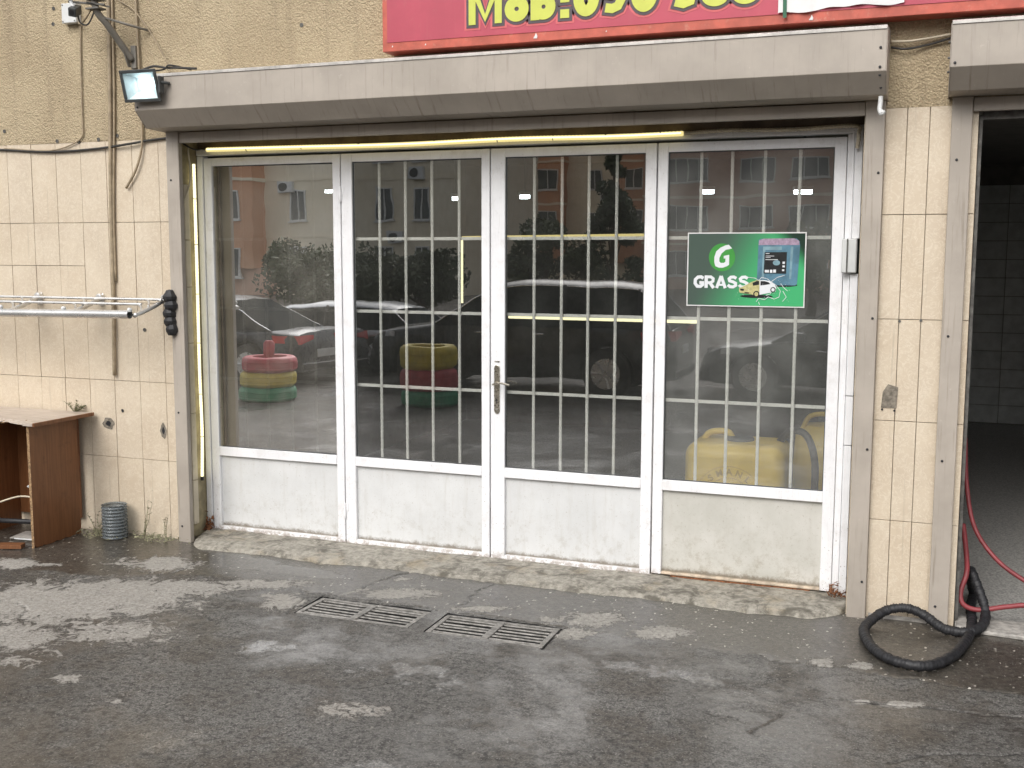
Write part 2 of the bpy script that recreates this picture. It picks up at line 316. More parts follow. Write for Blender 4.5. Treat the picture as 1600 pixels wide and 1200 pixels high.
# ---------------------------------------------------------------- mesh helpers
class MB:
    def __init__(s): s.v = []; s.f = []; s.mi = []
    def add(s, vs, fs, mi=0):
        o = len(s.v); s.v += [tuple(v) for v in vs]; s.f += [tuple(i + o for i in f) for f in fs]; s.mi += [mi] * len(fs); return s
    def box(s, x0, x1, y0, y1, z0, z1, mi=0, front=None):
        vs = [(x, y, z) for z in (z0, z1) for y in (y0, y1) for x in (x0, x1)]
        fs = [(0, 2, 3, 1), (4, 5, 7, 6), (0, 1, 5, 4), (1, 3, 7, 5), (3, 2, 6, 7), (2, 0, 4, 6)]
        s.add(vs, fs, mi)
        if front is not None: s.mi[-4] = front
        return s
    def prism_x(s, prof, x0, x1, mi=0):
        n = len(prof); vs = [(x0, y, z) for y, z in prof] + [(x1, y, z) for y, z in prof]
        fs = [(i, (i + 1) % n, n + (i + 1) % n, n + i) for i in range(n)] + [tuple(range(n))[::-1], tuple(range(n, 2 * n))]
        return s.add(vs, fs, mi)
    def prism_z(s, prof, z0, z1, mi=0):
        n = len(prof); vs = [(x, y, z0) for x, y in prof] + [(x, y, z1) for x, y in prof]
        fs = [(i, (i + 1) % n, n + (i + 1) % n, n + i) for i in range(n)] + [tuple(range(n))[::-1], tuple(range(n, 2 * n))]
        return s.add(vs, fs, mi)
    def prism_y(s, prof, y0, y1, mi=0):
        n = len(prof); vs = [(x, y0, z) for x, z in prof] + [(x, y1, z) for x, z in prof]
        fs = [(i, n + i, n + (i + 1) % n, (i + 1) % n) for i in range(n)] + [tuple(range(n)), tuple(range(n, 2 * n))[::-1]]
        return s.add(vs, fs, mi)
    def tube(s, pts, r, n=8, cap=True, mi=0, rf=None, twist=0, wob=None):
        pts = [Vector(p) for p in pts]; N = len(pts); up_ = None; rings = []
        for i, p in enumerate(pts):
            d = (pts[min(i + 1, N - 1)] - pts[max(i - 1, 0)]).normalized()
            if up_ is None: up_ = d.orthogonal().normalized()
            up_ = (up_ - d * up_.dot(d)).normalized(); b = d.cross(up_)
            rr = r if rf is None else rf(i / (N - 1) if N > 1 else 0, i) * r
            ring = []
            for k in range(n):
                a = 2 * math.pi * k / n + twist * i
                ring.append(p + (up_ * math.cos(a) + b * math.sin(a)) * rr)
            rings.append(ring)
        vs = [v for rg in rings for v in rg]
        fs = [(i * n + k, i * n + (k + 1) % n, (i + 1) * n + (k + 1) % n, (i + 1) * n + k) for i in range(N - 1) for k in range(n)]
        if cap: fs += [tuple(range(n))[::-1], tuple(range((N - 1) * n, N * n))]
        return s.add(vs, fs, mi)
    def lathe(s, prof, c=(0, 0, 0), n=24, axis='z', mi=0, closed=False):
        vs = []
        for r_, h in prof:
            for k in range(n):
                a = 2 * math.pi * k / n; u, v = r_ * math.cos(a), r_ * math.sin(a)
                p = (u, v, h) if axis == 'z' else ((u, h, v) if axis == 'y' else (h, u, v))
                vs.append((p[0] + c[0], p[1] + c[1], p[2] + c[2]))
        m = len(prof); rng = range(m if closed else m - 1)
        fs = [(i * n + k, i * n + (k + 1) % n, ((i + 1) % m) * n + (k + 1) % n, ((i + 1) % m) * n + k) for i in rng for k in range(n)]
        if not closed:
            if prof[0][0] > 1e-6: fs.append(tuple(range(n))[::-1])
            if prof[-1][0] > 1e-6: fs.append(tuple(range((m - 1) * n, m * n)))
        return s.add(vs, fs, mi)
    def build(s, name, mats, parent=None, smooth=False, bevel=0, loc=None, rot=None, seg=1):
        me = bpy.data.meshes.new(name); me.from_pydata(s.v, [], s.f)
        bm = bmesh.new(); bm.from_mesh(me); bmesh.ops.recalc_face_normals(bm, faces=bm.faces); bm.to_mesh(me); bm.free()
        ms = mats if isinstance(mats, (list, tuple)) else [mats]
        for m in ms: me.materials.append(m)
        if len(ms) > 1:
            for p, i in zip(me.polygons, s.mi): p.material_index = i
        o = bpy.data.objects.new(name, me); COL.objects.link(o)
        if smooth:
            me.polygons.foreach_set('use_smooth', [True] * len(me.polygons))
            if smooth != 'all':
                try: me.set_sharp_from_angle(angle=R(40))
                except Exception: pass
        if bevel:
            b = o.modifiers.new('bevel', 'BEVEL'); b.width = bevel; b.segments = seg; b.limit_method = 'ANGLE'; b.angle_limit = R(35)
        if parent is not None: o.parent = parent
        if loc is not None: o.location = loc
        if rot is not None: o.rotation_euler = rot
        return o

def thing(name, label, cat, loc=(0, 0, 0), rz=0, group=None):
    o = bpy.data.objects.new(name, None); COL.objects.link(o); o.location = loc; o.rotation_euler = (0, 0, rz); o.empty_display_size = .1
    o['label'] = label; o['category'] = cat
    if group: o['group'] = group
    return o
def tag(o, label, cat, group=None):
    o['label'] = label; o['category'] = cat
    if group: o['group'] = group
    return o
def struct(o): o['kind'] = 'structure'; return o
def kids(o): return [c for c in bpy.data.objects if c.parent == o]
def copy_tree(o, loc=None, rz=None, label=None, parent=None):
    c = o.copy(); COL.objects.link(c)
    if parent is not None: c.parent = parent
    for k in kids(o): copy_tree(k, parent=c)
    if loc is not None: c.location = loc
    if rz is not None: c.rotation_euler = (0, 0, rz)
    if label: c['label'] = label
    return c
def crv(pts, n=6):
    """Catmull-Rom through points"""
    P = [Vector(p) for p in pts]; P = [P[0] * 2 - P[1]] + P + [P[-1] * 2 - P[-2]]; o = []
    for i in range(1, len(P) - 2):
        a, b, c, d = P[i - 1:i + 3]
        for k in range(n):
            t = k / n; o.append(.5 * ((2 * b) + (c - a) * t + (2 * a - 5 * b + 4 * c - d) * t * t + (3 * b - a - 3 * c + d) * t ** 3))
    o.append(P[-2]); return o
def text(body, size, mat, parent, loc, offset=0., extrude=.001, name='lettering', rot=(math.pi / 2, 0, 0), sx=1., align='LEFT', shear=0., spacing=1.):
    c = bpy.data.curves.new(name, 'FONT'); c.body = body; c.size = size; c.offset = offset; c.extrude = extrude; c.align_x = align; c.shear = shear; c.space_character = spacing
    o = bpy.data.objects.new('tmp', c); COL.objects.link(o)
    me = bpy.data.meshes.new_from_object(o.evaluated_get(bpy.context.evaluated_depsgraph_get()))
    bpy.data.objects.remove(o); bpy.data.curves.remove(c)
    me.materials.clear(); me.materials.append(mat); me.name = name
    n = bpy.data.objects.new(name, me); COL.objects.link(n); n.parent = parent; n.location = loc; n.rotation_euler = rot; n.scale = (sx, 1, 1)
    return n
def ell(cx, cz, rx, rz, n=32, a0=0, a1=2 * math.pi):
    return [(cx + rx * math.cos(a0 + (a1 - a0) * k / n), cz + rz * math.sin(a0 + (a1 - a0) * k / n)) for k in range(n)]

# ================================================================= GROUND
GR = [(-3.44, -2.69, -1.14, -.82), (-2.585, -1.875, -1.165, -.83)]      # the two drain openings
PALE = [(-4.925, -1.498, 0.47, 0.182, -0.325, 0.345, 1.0), (-4.579, -1.242, 0.405, 0.157, -0.246, 0.294, 1.0), (-4.214, -1.779, 0.368, 0.142, -0.161, 0.189, 0.75), (-4.626, -2.04, 0.23, 0.089, -0.238, 0.241, 0.8), (-4.36, -0.972, 0.34, 0.132, -0.12, 0.158, 0.9), (-3.987, -0.739, 0.306, 0.119, -0.063, 0.095, 0.8), (-3.606, -0.987, 0.145, 0.056, -0.102, 0.162, 0.9), (-4.782, -0.589, 0.182, 0.071, -0.12, 0.154, 0.95), (-5.032, -0.636, 0.183, 0.071, -0.085, 0.103, 0.6), (-5.768, -0.922, 0.162, 0.063, -0.097, 0.098, 0.9), (-5.549, -0.871, 0.121, 0.047, -0.035, 0.037, 0.8), (-3.943, -2.434, 0.089, 0.034, -0.049, 0.053, 0.8), (-4.323, -2.347, 0.139, 0.053, -0.104, 0.105, 0.6), (-1.733, -0.62, 0.173, 0.067, -0.038, 0.131, 0.85), (-1.336, -0.701, 0.168, 0.065, -0.024, 0.104, 0.95), (-1.785, -0.897, 0.134, 0.052, -0.032, 0.1, 0.8), (-0.446, -0.861, 0.087, 0.034, -0.005, 0.056, 0.9), (-0.256, -0.846, 0.055, 0.021, -0.003, 0.056, 0.9), (-0.224, -1.308, 0.04, 0.015, -0.002, 0.032, 1.0), (-0.041, -1.269, 0.099, 0.038, -0.001, 0.04, 1.0), (-2.455, -2.278, 0.194, 0.075, -0.054, 0.096, 0.7), (-3.036, -0.602, 0.26, 0.101, -0.059, 0.118, 0.8), (-2.398, -0.69, 0.178, 0.069, -0.022, 0.055, 0.8), (-3.854, -0.687, 0.23, 0.089, -0.061, 0.096, 0.8), (-1.948, -0.715, 0.104, 0.04, -0.021, 0.064, 0.7), (-3.096, -0.288, 0.233, 0.09, -0.025, 0.052, 0.5), (-3.581, -2.552, 0.142, 0.055, -0.053, 0.062, 0.5), (-6.4, -1.9, .6, .1, -.1, .5, .8)]
SEAM = [(-9, -.95), (-5.6, -1.0), (-5.0, -.95), (-4.63, -.77), (-4.34, -.69), (-3.95, -.62), (-3.59, -.78), (-3.27, -.75), (-2.78, -.80), (-2.38, -.78), (-1.87, -.82), (-1.49, -.83), (-1.06, -.86), (-.58, -.91), (-.08, -.93), (.12, -.94), (.5, -.98), (3, -1.1)]
CRACKS = [[(-4.75, -.30), (-4.66, -.45), (-4.59, -.63), (-4.63, -.77), (-4.92, -.81)], [(-3.8, -.56), (-3.55, -.83), (-3.46, -1.14)], [(-3.27, -.65), (-3.25, -.35), (-3.16, -.16)], [(-2.56, -.69), (-2.58, -.38), (-2.54, -.22)], [(-.87, -1.67), (-.75, -1.73), (-.63, -1.87)], [(-.65, -1.81), (-.56, -1.59)], [(-5.1, -1.57), (-4.97, -1.65), (-4.9, -1.8)], [(-2.53, -2.02), (-2.35, -1.82), (-2.12, -1.86)], [(-.36, -1.31), (.02, -1.29), (.48, -1.22)], [(-.08, -1.95), (.07, -1.8), (.46, -1.64)], [(-3.46, -1.16), (-3.46, -.80)], [(-3.44, -.80), (-2.66, -.815)], [(-2.60, -.815), (-1.84, -.81)], [(-1.86, -.82), (-1.86, -1.18)]]
def polyd(X, Y, L):
    D = np.full(X.shape, 9.)
    for (ax, ay), (bx, by) in zip(L[:-1], L[1:]):
        dx, dy = bx - ax, by - ay; t = np.clip(((X - ax) * dx + (Y - ay) * dy) / (dx * dx + dy * dy), 0, 1)
        D = np.minimum(D, np.hypot(X - ax - t * dx, Y - ay - t * dy))
    return D
def vnoise(X, Y, s, seed):
    rs = np.random.RandomState(seed); T = rs.rand(256, 256); x, y = X * s + 97, Y * s + 53
    i, j = np.floor(x).astype(int), np.floor(y).astype(int); u, v = x - i, y - j; u = u * u * (3 - 2 * u); v = v * v * (3 - 2 * v)
    g = lambda a, b: T[a % 256, b % 256]
    return (g(i, j) * (1 - u) + g(i + 1, j) * u) * (1 - v) + (g(i, j + 1) * (1 - u) + g(i + 1, j + 1) * u) * v
def build_ground():
    xs = np.unique(np.round(np.concatenate([np.linspace(-8.2, -5.6, 90), np.arange(-5.6, 1.0, .0125), np.linspace(1.0, 4, 100), [GR[0][0], GR[0][1], GR[1][0], GR[1][1]]]), 4))
    ys = np.unique(np.round(np.concatenate([np.linspace(-6.5, -3.3, 110), np.arange(-3.3, .34, .0125), [.34], [GR[0][2], GR[0][3], GR[1][2], GR[1][3]]]), 4))
    X, Y = np.meshgrid(xs, ys)
    wob = (vnoise(X, Y, 9, 3) - .5) * .05 + (vnoise(X, Y, 31, 4) - .5) * .025
    pale = np.zeros(X.shape)
    for cx, cy, ux, uy, vx, vy, s in PALE:
        det = ux * vy - uy * vx; a = ((X - cx) * vy - (Y - cy) * vx) / det; b = (-(X - cx) * uy + (Y - cy) * ux) / det
        r = np.sqrt(a * a + b * b) / 1.12; pale = np.maximum(pale, s * np.clip(1.25 - r * .75, 0, 1) ** 1.2)
    zs = np.interp(X, [p[0] for p in SEAM], [p[1] for p in SEAM]); zone = np.clip(.5 + (Y - zs + wob) * 8, 0, 1)
    crack = np.zeros(X.shape)
    for L in CRACKS: crack = np.maximum(crack, np.clip(1 - polyd(X + wob, Y + wob, L) / .011, 0, 1))
    sd_ = np.clip(1 - polyd(X + wob, Y + wob, SEAM[2:]) / .011, 0, 1) * (vnoise(X, Y, 6, 9) > .35) * (X > -3.6); crack = np.maximum(crack, sd_ * .8)
    pud = np.zeros(X.shape)
    for cx, cy, rx, ry, s in [(-4.45, -.36, .46, .22, 1.15), (-3.9, -.40, .55, .15, .9), (-2.3, -1.75, .8, .35, .5), (-3.2, -1.7, .5, .3, .5), (-1.2, -1.25, .7, .2, .55), (-2.0, -2.9, .5, .4, .6), (-.5, -.55, .4, .2, .45), (-3.1, -2.8, .4, .4, .55)]:
        pud = np.maximum(pud, s * np.clip(1.3 - np.hypot((X - cx) / rx, (Y - cy) / ry), 0, 1))
    Z = (vnoise(X, Y, 2.3, 5) - .5) * .010 + (vnoise(X, Y, 14, 6) - .5) * .0035 + (vnoise(X, Y, 45, 8) - .5) * .0022 * (1 - zone * .4)
    Z *= 1 - np.clip(pud * 1.3, 0, 1); Z -= crack * .008; Z += np.clip(zone - .5, -.5, .5) * .006 + np.clip(pale * 2 - .8, 0, 1) * .003
    edge = np.minimum.reduce([X - xs[0], xs[-1] - X, Y - ys[0]]); Z = np.where(edge < .3, Z * np.clip(edge, 0, .3) / .3, Z)
    nx, ny = len(xs), len(ys); V = np.stack([X, Y, Z], -1).reshape(-1, 3)
    I, J = np.meshgrid(np.arange(nx - 1), np.arange(ny - 1)); cx = (xs[:-1] + xs[1:]) / 2; cy = (ys[:-1] + ys[1:]) / 2; CX, CY = np.meshgrid(cx, cy)
    keep = np.ones(CX.shape, bool)
    for a, b, c, d in GR: keep &= ~((CX > a) & (CX < b) & (CY > c) & (CY < d))
    I, J = I[keep], J[keep]; b0 = J * nx + I; F = np.stack([b0, b0 + 1, b0 + 1 + nx, b0 + nx], -1)
    me = bpy.data.meshes.new('asphalt_ground'); me.vertices.add(len(V)); me.vertices.foreach_set('co', V.ravel())
    me.loops.add(F.size); me.loops.foreach_set('vertex_index', F.ravel().astype(np.int32)); me.polygons.add(len(F))
    me.polygons.foreach_set('loop_start', np.arange(0, F.size, 4, dtype=np.int32)); me.update(calc_edges=True); me.validate()
    me.polygons.foreach_set('use_smooth', np.ones(len(F), bool))
    for nm, A in (('pale', pale), ('zone', zone), ('crack', crack), ('puddle', pud)):
        at = me.attributes.new(nm, 'FLOAT', 'POINT'); at.data.foreach_set('value', A.ravel().astype(np.float32))
    me.materials.append(MT['ground']); o = bpy.data.objects.new('asphalt_ground', me); COL.objects.link(o); struct(o)
    # the yard around it, one sheet with a hole for the near patch
    m = MB(); a, b, c, d = -8.2, 4, -6.5, .34
    ox, oy = [-250, a, b, 250], [-250, c, d, 250]
    for i in range(3):
        for j in range(3):
            if i == 1 and j == 1: continue
            x0, x1, y0, y1 = ox[i], ox[i + 1], oy[j], oy[j + 1]
            m.add([(x0, y0, 0), (x1, y0, 0), (x1, y1, 0), (x0, y1, 0)], [(0, 1, 2, 3)])
    struct(m.build('yard_ground', MT['ground']))
build_ground()
# concrete ramp in front of the doors
def apron():
    m = MB(); n = 190; rows = 12; vs = []; fs = []
    for i in range(n + 1):
        x = -5.03 + (4.66) * i / n; e = min((x + 5.03), (-.37 - x)); fr = -.19 + .07 * (noise.noise((x * 1.3, 0, 3))) + .03 * noise.noise((x * 9, 2, 0)) + .012 * noise.noise((x * 40, 2, 0))
        if e < .28: fr = fr + (.30 - fr) * (1 - math.sqrt(max(0, 1 - (1 - e / .28) ** 2))) * .75
        for j in range(rows + 1):
            t_ = j / rows; y = fr + (.34 - fr) * t_
            z = .004 + .032 * min(1, t_ * 3.2) ** .6 + .004 * noise.noise((x * 12, y * 12, 0)) + .006 * noise.noise((x * 3, y * 5, 5)) * min(1, t_ * 4)
            vs.append((x, y, z if j else -.012))
    for i in range(n):
        for j in range(rows): a = i * (rows + 1) + j; fs.append((a, a + rows + 1, a + rows + 2, a + 1))
    m.add(vs, fs); struct(m.build('concrete_ramp', MT['apron'], smooth='all'))
apron()

# ================================================================= DRAIN GRATES
pit = MB()
for a, b, c, d in GR:
    e = .004
    pit.add([(a - e, c - e, -.005), (b + e, c - e, -.005), (b + e, d + e, -.005), (a - e, d + e, -.005), (a, c, -.22), (b, c, -.22), (b, d, -.22), (a, d, -.22)], [(0, 1, 5, 4), (1, 2, 6, 5), (2, 3, 7, 6), (3, 0, 4, 7), (4, 5, 6, 7)])
struct(pit.build('drain_channel', MT['black']))
for k, ((a, b, c, d), lab) in enumerate(zip(GR, ['rusty iron drain grate set in the asphalt, the left one, nearest the blue-grey cut bottle', 'grey iron drain grate set in the asphalt, the right one, nearer the black hose'])):
    t = thing('drain_grate', lab, 'drain grate', ((a + b) / 2, (c + d) / 2, -.004), R(-1.2 if k == 0 else .4), 'drain grates in front of the doors')
    w, h = (b - a) / 2 - .006, (d - c) / 2 - .006
    m = MB(); m.box(-w, w, -h, -h + .022, -.03, 0).box(-w, w, h - .022, h, -.03, 0).box(-w, -w + .03, -h + .022, h - .022, -.03, .001).box(w - .03, w, -h + .022, h - .022, -.03, .001)
    m.build('frame', MT['grate'], t, bevel=.002)
    MB().box(-.022, .022, -h + .022, h - .022, -.03, .0015).build('crossbar', MT['grate'], t, bevel=.002)
    proto = None; nb = 6
    for i in range(nb):
        yy = -h + .022 + (2 * h - .044) * (i + .5) / nb
        for s_ in (0, 1):
            if proto is None:
                proto = MB().box(0, w - .052, -.0080, .0080, -.010, -.001).build('bar', MT['grate'], t, bevel=.003); o = proto
            else:
                o = proto.copy(); COL.objects.link(o)
            o.location = (-w + .03 if s_ == 0 else .022, yy, random.uniform(-.0035, .0)); o.rotation_euler = (0, random.uniform(-.004, .004), random.uniform(-.006, .006))

# ================================================================= GARAGE BUILDING
B = thing('garage_building', 'beige garage front with rough stucco above cream tiles around the doors', 'building', (0, 0, 0))
TOPZ = 2.915
OL, OR_, O2L, O2R = -5.07, -.39, .205, 3.4    # door openings
m = MB()
m.box(-11, 6, .0, .36, 2.97, 9.5)
m.box(-11, OL, .0, .36, TOPZ, 2.97).box(OR_, O2L, .0, .36, TOPZ, 2.97).box(O2R, 6, 0, .36, TOPZ, 2.97)
m.build('stucco_wall', MT['stucco'], B)
for a_, b_ in ((-11, OL - .001), (OR_ + .001, O2L - .001), (O2R, 6)): MB().box(a_, b_, .022, .36, -.1, TOPZ - .002).build('tile_backing', MT['grout'], B)
m = MB(); m.box(-11, 6, .5, 9, 9.5, 9.7); m.build('roof', MT['roofm'], B)
rows = [-.02, .585, 1.165, 1.745, 2.33, TOPZ + .001]
tile_cache = {}
def tile_at(x0, x1, z0, z1):
    g_ = .0016; k = (round(x1 - x0, 3), round(z1 - z0, 3)); w, h = (x1 - x0) / 2 - g_, (z1 - z0) / 2 - g_
    if k not in tile_cache:
        o = MB().box(-w, w, 0, .02, -h, h).build('tile', MT['tile'], B, bevel=.0015); tile_cache[k] = o
    else:
        o = tile_cache[k].copy(); COL.objects.link(o)
    o.location = ((x0 + x1) / 2, random.uniform(.0, .0035), (z0 + z1) / 2); o.rotation_euler = (random.uniform(-.0016, .0016), random.uniform(-.0012, .0012), random.uniform(-.003, .003))
jx = [-5.071]; x = -5.2; jx.append(x)
while x > -8.8: x = round(x - .232, 3); jx.append(x)
for i in range(len(jx) - 1):
    for r in range(5):
        z0, z1 = rows[r], rows[r + 1]
        if r == 3 and -6.9 < jx[i + 1] and jx[i] < -5.85:
            tile_at(jx[i + 1], jx[i], z0, 2.012); tile_at(jx[i + 1], jx[i], 2.012, z1)
        else: tile_at(jx[i + 1], jx[i], z0, z1)
for x0, x1 in ((-.39, -.278), (-.278, -.162), (-.162, -.045), (-.045, .07), (.07, .204)):
    for r in range(5): tile_at(x0, x1, rows[r], rows[r + 1])
x = 3.4
while x < 5.8:
    for r in range(5): tile_at(x, x + .232, rows[r], rows[r + 1])
    x += .232
# holes knocked in the tiles
def hole(px, pz, rx, rz, mat, name='chipped_hole', mi=None):
    n = 14; pts = [(px + rx * math.cos(2 * math.pi * k / n) * random.uniform(.75, 1.15), pz + rz * math.sin(2 * math.pi * k / n) * random.uniform(.75, 1.15)) for k in range(n)]
    vs = [(a, -.0015, b) for a, b in pts] + [(px + (a - px) * .6, .0 - .0022, pz + (b - pz) * .6) for a, b in pts] + [(px + (a - px) * .45, -.0012, pz + (b - pz) * .45) for a, b in pts]
    fs = [(k, (k + 1) % n, n + (k + 1) % n, n + k) for k in range(n)]
    MB().add(vs, fs + [(n + k, n + (k + 1) % n, 2 * n + (k + 1) % n, 2 * n + k) for k in range(n)]).build(name, mat, B)
    MB().add(vs[2 * n:], [tuple(range(n))]).build('bolt_hole', MT['black'], B)
hole(-5.735, .835, .052, .05, MT['stone']); hole(-5.235, .81, .028, .06, MT['stone']); hole(-5.60, .94, .012, .014, MT['black'])
for hx, hz in [(-5.37, 1.55), (-6.75, 2.94), (-6.6, 3.02), (-6.1, 2.93), (-5.9, 2.92), (-5.72, 2.93), (-5.55, 2.95), (-6.09, 3.77), (-6.08, 3.88), (-4.0, 3.62), (-6.65, 3.72)]:
    MB().lathe([(.014, 0), (.014, -.004), (.008, -.004), (.007, .001)], (hx, -.001, hz), 10, 'y').build('plug_hole', MT['darkmetal'], B, smooth=True)
# patch of bare mortar on the pillar tile
pp = [(-.238, 1.24), (-.155, 1.24), (-.15, 1.36), (-.205, 1.375), (-.232, 1.33)]
MB().prism_y(pp, -.003, .004).build('mortar_patch', MT['stone'], B)
for q in ((-.232, -.005, 1.23), (-.165, -.005, 1.225)): MB().lathe([(.006, 0), (.006, .006)], q, 8, 'y').build('plug_hole', MT['black'], B)
for q in ((-.158, -.005, 1.735), (-.045, -.005, 1.742)): MB().lathe([(.008, 0), (.008, .007)], q, 8, 'y').build('plug_hole', MT['darkmetal'], B)
# reveals and soffit of the main opening
m = MB(); m.box(OL - .02, OL, .03, .33, 0, 2.95); m.build('opening_jamb', MT['jamb'], B)
MB().box(OR_, OR_ + .02, .03, .33, 0, 2.95).build('opening_jamb', MT['stone'], B)
MB().box(OL, OR_, .03, .33, 2.93, 2.96).build('opening_soffit', MT['brownbar'], B)
# interior of the first bay
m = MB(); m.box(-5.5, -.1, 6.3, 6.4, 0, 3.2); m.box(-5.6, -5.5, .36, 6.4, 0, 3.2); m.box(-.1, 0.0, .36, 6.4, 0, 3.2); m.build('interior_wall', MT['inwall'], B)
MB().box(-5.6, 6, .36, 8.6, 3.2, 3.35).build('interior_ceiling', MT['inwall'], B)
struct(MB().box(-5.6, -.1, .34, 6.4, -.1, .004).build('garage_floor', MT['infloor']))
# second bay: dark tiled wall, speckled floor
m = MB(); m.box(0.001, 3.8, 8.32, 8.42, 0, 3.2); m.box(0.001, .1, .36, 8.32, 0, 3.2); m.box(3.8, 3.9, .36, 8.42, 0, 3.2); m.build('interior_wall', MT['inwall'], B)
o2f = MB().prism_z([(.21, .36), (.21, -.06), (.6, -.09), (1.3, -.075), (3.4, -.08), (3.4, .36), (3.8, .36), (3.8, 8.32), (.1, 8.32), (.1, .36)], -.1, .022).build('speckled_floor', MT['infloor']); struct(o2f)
struct(MB().prism_z([(.213, -.055), (.28, -.10), (.55, -.125), (.9, -.11), (1.4, -.13), (3.38, -.12), (3.38, .12), (.7, .14), (.213, .13)], .0, .027).build('cement_sill', MT['cement'], bevel=.008))
bt = None; zz = .03; r = 0
while zz < 2.9:
    xx = .1 + (.0 if True else 0)
    for c in range(8):
        x0 = .1 + c * .46 - .17; x1 = x0 + .46
        if x0 < .1: x0 = .1
        k = ('b', round(x1 - x0, 3))
        w, h = (x1 - x0) / 2 - .003, .11
        if k not in tile_cache: o = MB().box(-w, w, 0, .015, -h, h).build('dark_tile', MT['intile'], B, bevel=.002); tile_cache[k] = o
        else: o = tile_cache[k].copy(); COL.objects.link(o)
        o.location = ((x0 + x1) / 2, 8.30, zz + .112)
    zz += .226
# white edge strip under the pillar tiles
MB().box(-.26, .07, -.016, -.004, -.01, .028).build('tile_edge_strip', MT['cement'], B)

# ================================================================= ROLLER SHUTTERS
def shutter(x0, x1, label):
    t = thing('roller_shutter', label, 'roller shutter', ((x0 + x1) / 2, 0, 0), 0, 'roller shutters over the garage openings'); cx = (x0 + x1) / 2
    a, b = x0 - cx, x1 - cx
    prof = [(-.33, 3.07), (-.33, 3.285), (-.01, 3.33), (-.01, 3.318), (-.318, 3.273), (-.318, 3.075), (-.215, 2.975), (-.035, 2.965), (-.035, 2.955), (-.22, 2.963)]
    m = MB(); m.prism_x(prof, a, b); m.build('box_cover', MT['shutter'], t, bevel=.002)
    m = MB(); m.prism_x([(-.336, 3.284), (-.336, 3.300), (-.325, 3.306), (-.01, 3.345), (-.01, 3.332), (-.33, 3.288)], a, b); m.build('top_flange', plainflange, t, bevel=.001)
    ep = [(-.331, 3.069), (-.331, 3.29), (-.0, 3.335), (0, 2.954), (-.222, 2.962)]
    for e in (a, b):
        s_ = .004 if e > 0 else -.004
        MB().prism_x(ep, min(e, e + s_), max(e, e + s_)).build('end_cap', MT['shutter'], t, bevel=.001)
    for gx, gw in ((a + .02, .105), (b - .11, .105)):
        MB().box(gx, gx + gw, -.045, -.003, -.02 if gx < 0 else -.03, 2.956).build('guide_rail', MT['shutter'], t, bevel=.003)
    MB().box(a + .127, b - .112, -.036, -.012, 2.876, 2.95).build('bottom_bar', MT['shutter'], t, bevel=.003)
    sc = None
    pts = [(a + .055, -.046, z) for z in (.12, .96, 1.66, 2.62)] + [(b - .03, -.046, z) for z in (.22, 1.0, 1.75, 2.56)] + [(a + .02, -.332, 3.09), (b - .03, -.332, 3.09), (b - .03, -.332, 3.19), (b - .025, -.25, 2.995), (b - .03, -.31, 3.052)]
    for p in pts:
        if sc is None: sc = MB().lathe([(.0075, 0), (.0075, -.003), (.004, -.0045), (0, -.0045)], (0, 0, 0), 8, 'y').build('screw', MT['black'], t); o = sc
        else: o = sc.copy(); COL.objects.link(o)
        o.location = p
    return t
plainflange = plain('aluminium_flange', (.50, .48, .45), .45, .3, var=.2, dirt=.5, streak=.3)
s1 = shutter(-5.115, -.272, 'wide beige roller shutter box and rails around the white glass doors')
s2 = shutter(.045, 3.52, 'beige roller shutter box and rail of the dark open bay at the right')
MB().box(.055 - 1.7825 + .0, .085 - 1.7825, -.30, -.02, 2.99, 3.17).build('side_plate', MT['charcoal'], s2, bevel=.002) if False else None
for z in (3.05, 3.12, 3.2): MB().lathe([(.006, 0), (.006, -.012), (0, -.012)], (.041 - 1.7825, -.30, z), 8, 'x').build('side_bolt', MT['darkmetal'], s2)
# dark steel edge post of the open bay
MB().box(.206, .226, .04, .12, 0.02, 2.86).build('edge_post', MT['darkmetal'], None, bevel=.002)
tag(bpy.data.objects['edge_post'], 'scraped dark steel post at the left edge of the open bay', 'post')
MB().box(.226, 3.4, .05, .12, 2.84, 2.90).build('lintel_beam', MT['darkmetal'], B)

# ================================================================= DOOR FRAME
F = thing('door_frame', 'fixed white painted frame around the four glass door leaves', 'door frame', (-2.75, .3, 0))
def fb(name, x0, x1, y0, y1, z0, z1, mat=MT['white'], bev=.003):
    return MB().box(x0 + 2.75, x1 + 2.75, y0 - .3, y1 - .3, z0, z1).build(name, mat, F, bevel=bev)
fb('post', -5.066, -5.018, .262, .335, .0, 2.81); fb('post', -.492, -.452, .262, .335, .0, 2.81)
fb('header', -5.066, -.40, .255, .335, 2.813, 2.86); fb('header_board', -5.066, -.39, .275, .335, 2.862, 2.93, MT['brownbar'])
fb('cover_strip', -.450, -.405, .235, .30, 1.27, 1.995); fb('cover_strip', -.450, -.405, .235, .30, 2.20, 2.84); fb('cover_strip', -.450, -.405, .235, .30, .97, 1.265); fb('cover_strip', -.450, -.405, .235, .30, .02, .965)
fb('cover_strip', -.466, -.453, .25, .29, .02, 2.83)
bx_ = fb('lock_box', -.50, -.415, .20, .25, 2.00, 2.20, MT['whiteplastic'], .006)
MB().box(-.028, -.02, -.006, 0, -.1, .1).build('seam', MT['darkmetal'], bx_, loc=(-.445 + 2.75, -.10, 2.1))
